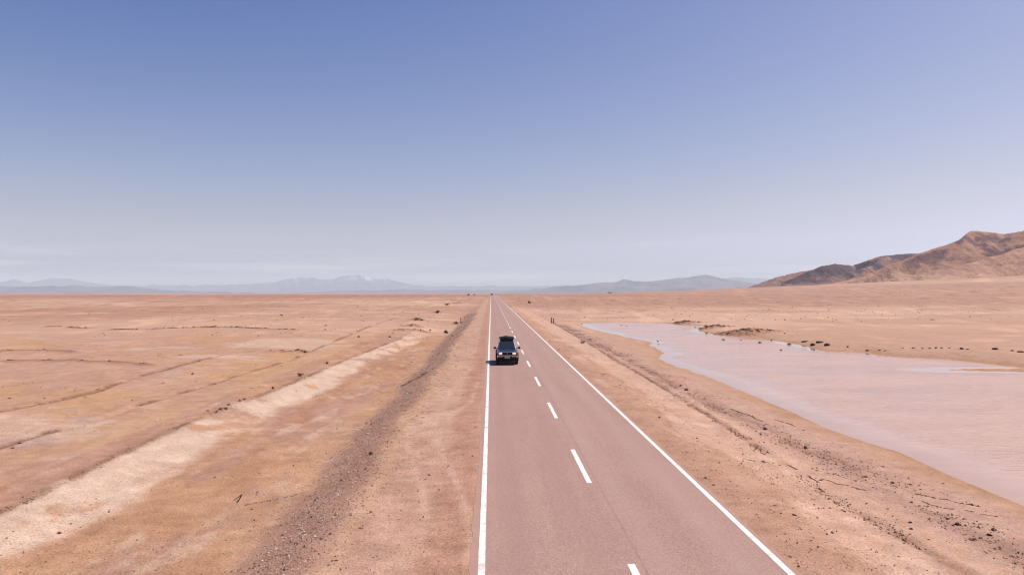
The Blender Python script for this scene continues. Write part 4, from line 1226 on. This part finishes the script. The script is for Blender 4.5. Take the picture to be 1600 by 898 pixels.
# the load on its roof: a lumpy black bundle, widest at mid height, peaked in the middle
bm = bmesh.new()
secs = []
rgb = random.Random(3)
for f, sc_ in ((0.02, 0.80), (-0.12, 0.95), (-0.5, 1.0), (-0.9, 1.03), (-1.3, 0.98), (-1.52, 0.9), (-1.58, 0.75)):
    ring = []
    for x0, z0 in ((-0.47, 1.805), (-0.49, 1.92), (-0.58, 1.96), (-0.56, 2.05), (-0.36, 2.10), (-0.17, 2.17), (0.0, 2.19), (0.22, 2.13), (0.46, 2.10), (0.55, 2.04), (0.62, 1.95), (0.50, 1.91), (0.47, 1.805)):
        ring.append(bm.verts.new(P(f, x0 * (0.9 + 0.1 * sc_) + rgb.gauss(0, 0.02), 1.805 + (z0 - 1.805) * sc_ * (1 + rgb.gauss(0, 0.05)))))
    secs.append(ring)
for A, Bq in zip(secs[:-1], secs[1:]):
    for i in range(len(A)):
        j = (i + 1) % len(A)
        bm.faces.new((A[i], A[j], Bq[j], Bq[i]))
bm.faces.new(secs[0]); bm.faces.new(secs[-1][::-1])
bag = bm_obj("roof_cargo", bm, M_bag, None, smooth=False, loc=(CAR_X, CAR_Y, 0.012), label="lumpy black tarpaulin bundle strapped on the roof of the car", cat="luggage")
bag.scale = (1.04,) * 3
LOAD = [bag]
for f in (-0.3, -1.0):
    bm = bmesh.new()
    tube(bm, [P(f, x0, z0 + 0.012) for x0, z0 in ((-0.50, 1.93), (-0.60, 1.965), (-0.58, 2.07), (-0.36, 2.12), (-0.17, 2.19), (0.0, 2.21), (0.22, 2.15), (0.47, 2.12), (0.57, 2.05), (0.64, 1.95), (0.51, 1.91))], [0.014] * 11, 5)
    LOAD.append(bm_obj("strap", bm, M_blk, bag))
for o_ in LOAD:
    for v_ in o_.data.vertices:
        v_.co.z = 1.805 + (v_.co.z - 1.805) * 0.68

# distant truck at the end of the road
TX, TY = 0.9, 885.0
tz = float(drop(TY)) + 0.01
tr = link("distant_truck", None, None, None, (TX, TY, tz), "tiny white truck far away at the end of the road", "truck")
part_box("cab", M_van, tr, 1.5, 3.2, -1.15, 1.15, 0.7, 2.9, bevel=0.12)
part_box("windshield", M_gls, tr, 3.19, 3.23, -1.0, 1.0, 1.8, 2.6)
part_box("cargo_box", M_van, tr, -3.4, 1.4, -1.25, 1.25, 0.9, 3.5, bevel=0.05)
part_box("bumper", M_blk, tr, 3.1, 3.35, -1.15, 1.15, 0.4, 0.8)
for s in (-1, 1):
    part_box("headlight", M_lmp, tr, 3.2, 3.28, *sorted((s * 0.65, s * 1.0)), 0.9, 1.15)
    for f in (2.3, -2.2):
        bm = bmesh.new(); tube(bm, [P(f, s * 0.85, 0.48), P(f, s * 1.2, 0.48)], [0.48, 0.48], 16)
        bm_obj("wheel", bm, M_rub, tr)

# tiny far buildings on the plain
M_adobe, _, _, _ = mat_base("adobe_wall", alb(176, 132, 112), 0.9)
M_white, _, _, _ = mat_base("whitewash", (0.62, 0.58, 0.55), 0.9)
M_roof, _, _, _ = mat_base("dark_tin_roof", (0.10, 0.08, 0.08), 0.7)
def hut(px, py, Y, w, h, wall, label):
    x, y, z = at_dist(px, py, Y)
    z = hz(x, y)
    o = link("distant_hut", None, None, None, (x, y, z - 0.1), label, "building", "tiny buildings on the horizon")
    part_box("wall", wall, o, -w * 0.3, w * 0.3, -w / 2, w / 2, 0, h, bevel=0.0)
    bm = bmesh.new()
    a = [bm.verts.new(P(f, s * w * 0.54, h + 0.01)) for f, s in ((-w * .34, -1), (w * .34, -1), (w * .34, 1), (-w * .34, 1))]
    b = [bm.verts.new(P(0, s * w * 0.54, h + 0.28 * h)) for s in (-1, 1)]
    bm.faces.new((a[0], a[1], b[0])); bm.faces.new((a[2], a[3], b[1])); bm.faces.new((a[1], a[2], b[1], b[0])); bm.faces.new((a[3], a[0], b[0], b[1])); bm.faces.new(a[::-1])
    bm_obj("roof", bm, M_roof, o)
    part_box("door", M_roof, o, w * 0.3, w * 0.3 + 0.06, -0.5, 0.5, 0.05, min(2.0, h * 0.7), bevel=0.0)
hut(732, 459, 1000, 2.6, 1.9, M_adobe, "left of two tiny dark huts on the horizon left of the road")
hut(741, 459, 1060, 2.0, 1.5, M_adobe, "right of two tiny dark huts on the horizon left of the road")
hut(953, 455, 1500, 7.0, 2.4, M_white, "tiny white building on the horizon right of the road")

# ------------------------------------------------------------------ air
m = bpy.data.materials.new("thin_haze"); m.use_nodes = True
hn, hl = m.node_tree.nodes, m.node_tree.links
hn.clear()
ho = hn.new("ShaderNodeOutputMaterial"); hv = hn.new("ShaderNodeVolumePrincipled")
hv.inputs["Color"].default_value = (0.965, 1.0, 1.12, 1)
hv.inputs["Density"].default_value = 3.5e-5
hv.inputs["Anisotropy"].default_value = 0.0
hl.new(hv.outputs[0], ho.inputs["Volume"])
bm = bmesh.new()
v = [bm.verts.new((x, y, z)) for x in (-49000, 49000) for y in (-49000, 49000) for z in (-202, 820)]
for q in ((0, 1, 3, 2), (4, 6, 7, 5), (0, 4, 5, 1), (2, 3, 7, 6), (0, 2, 6, 4), (1, 5, 7, 3)):
    bm.faces.new([v[i] for i in q])
bm_obj("haze", bm, m, None, label="thin pale haze over the plain", kind="stuff")
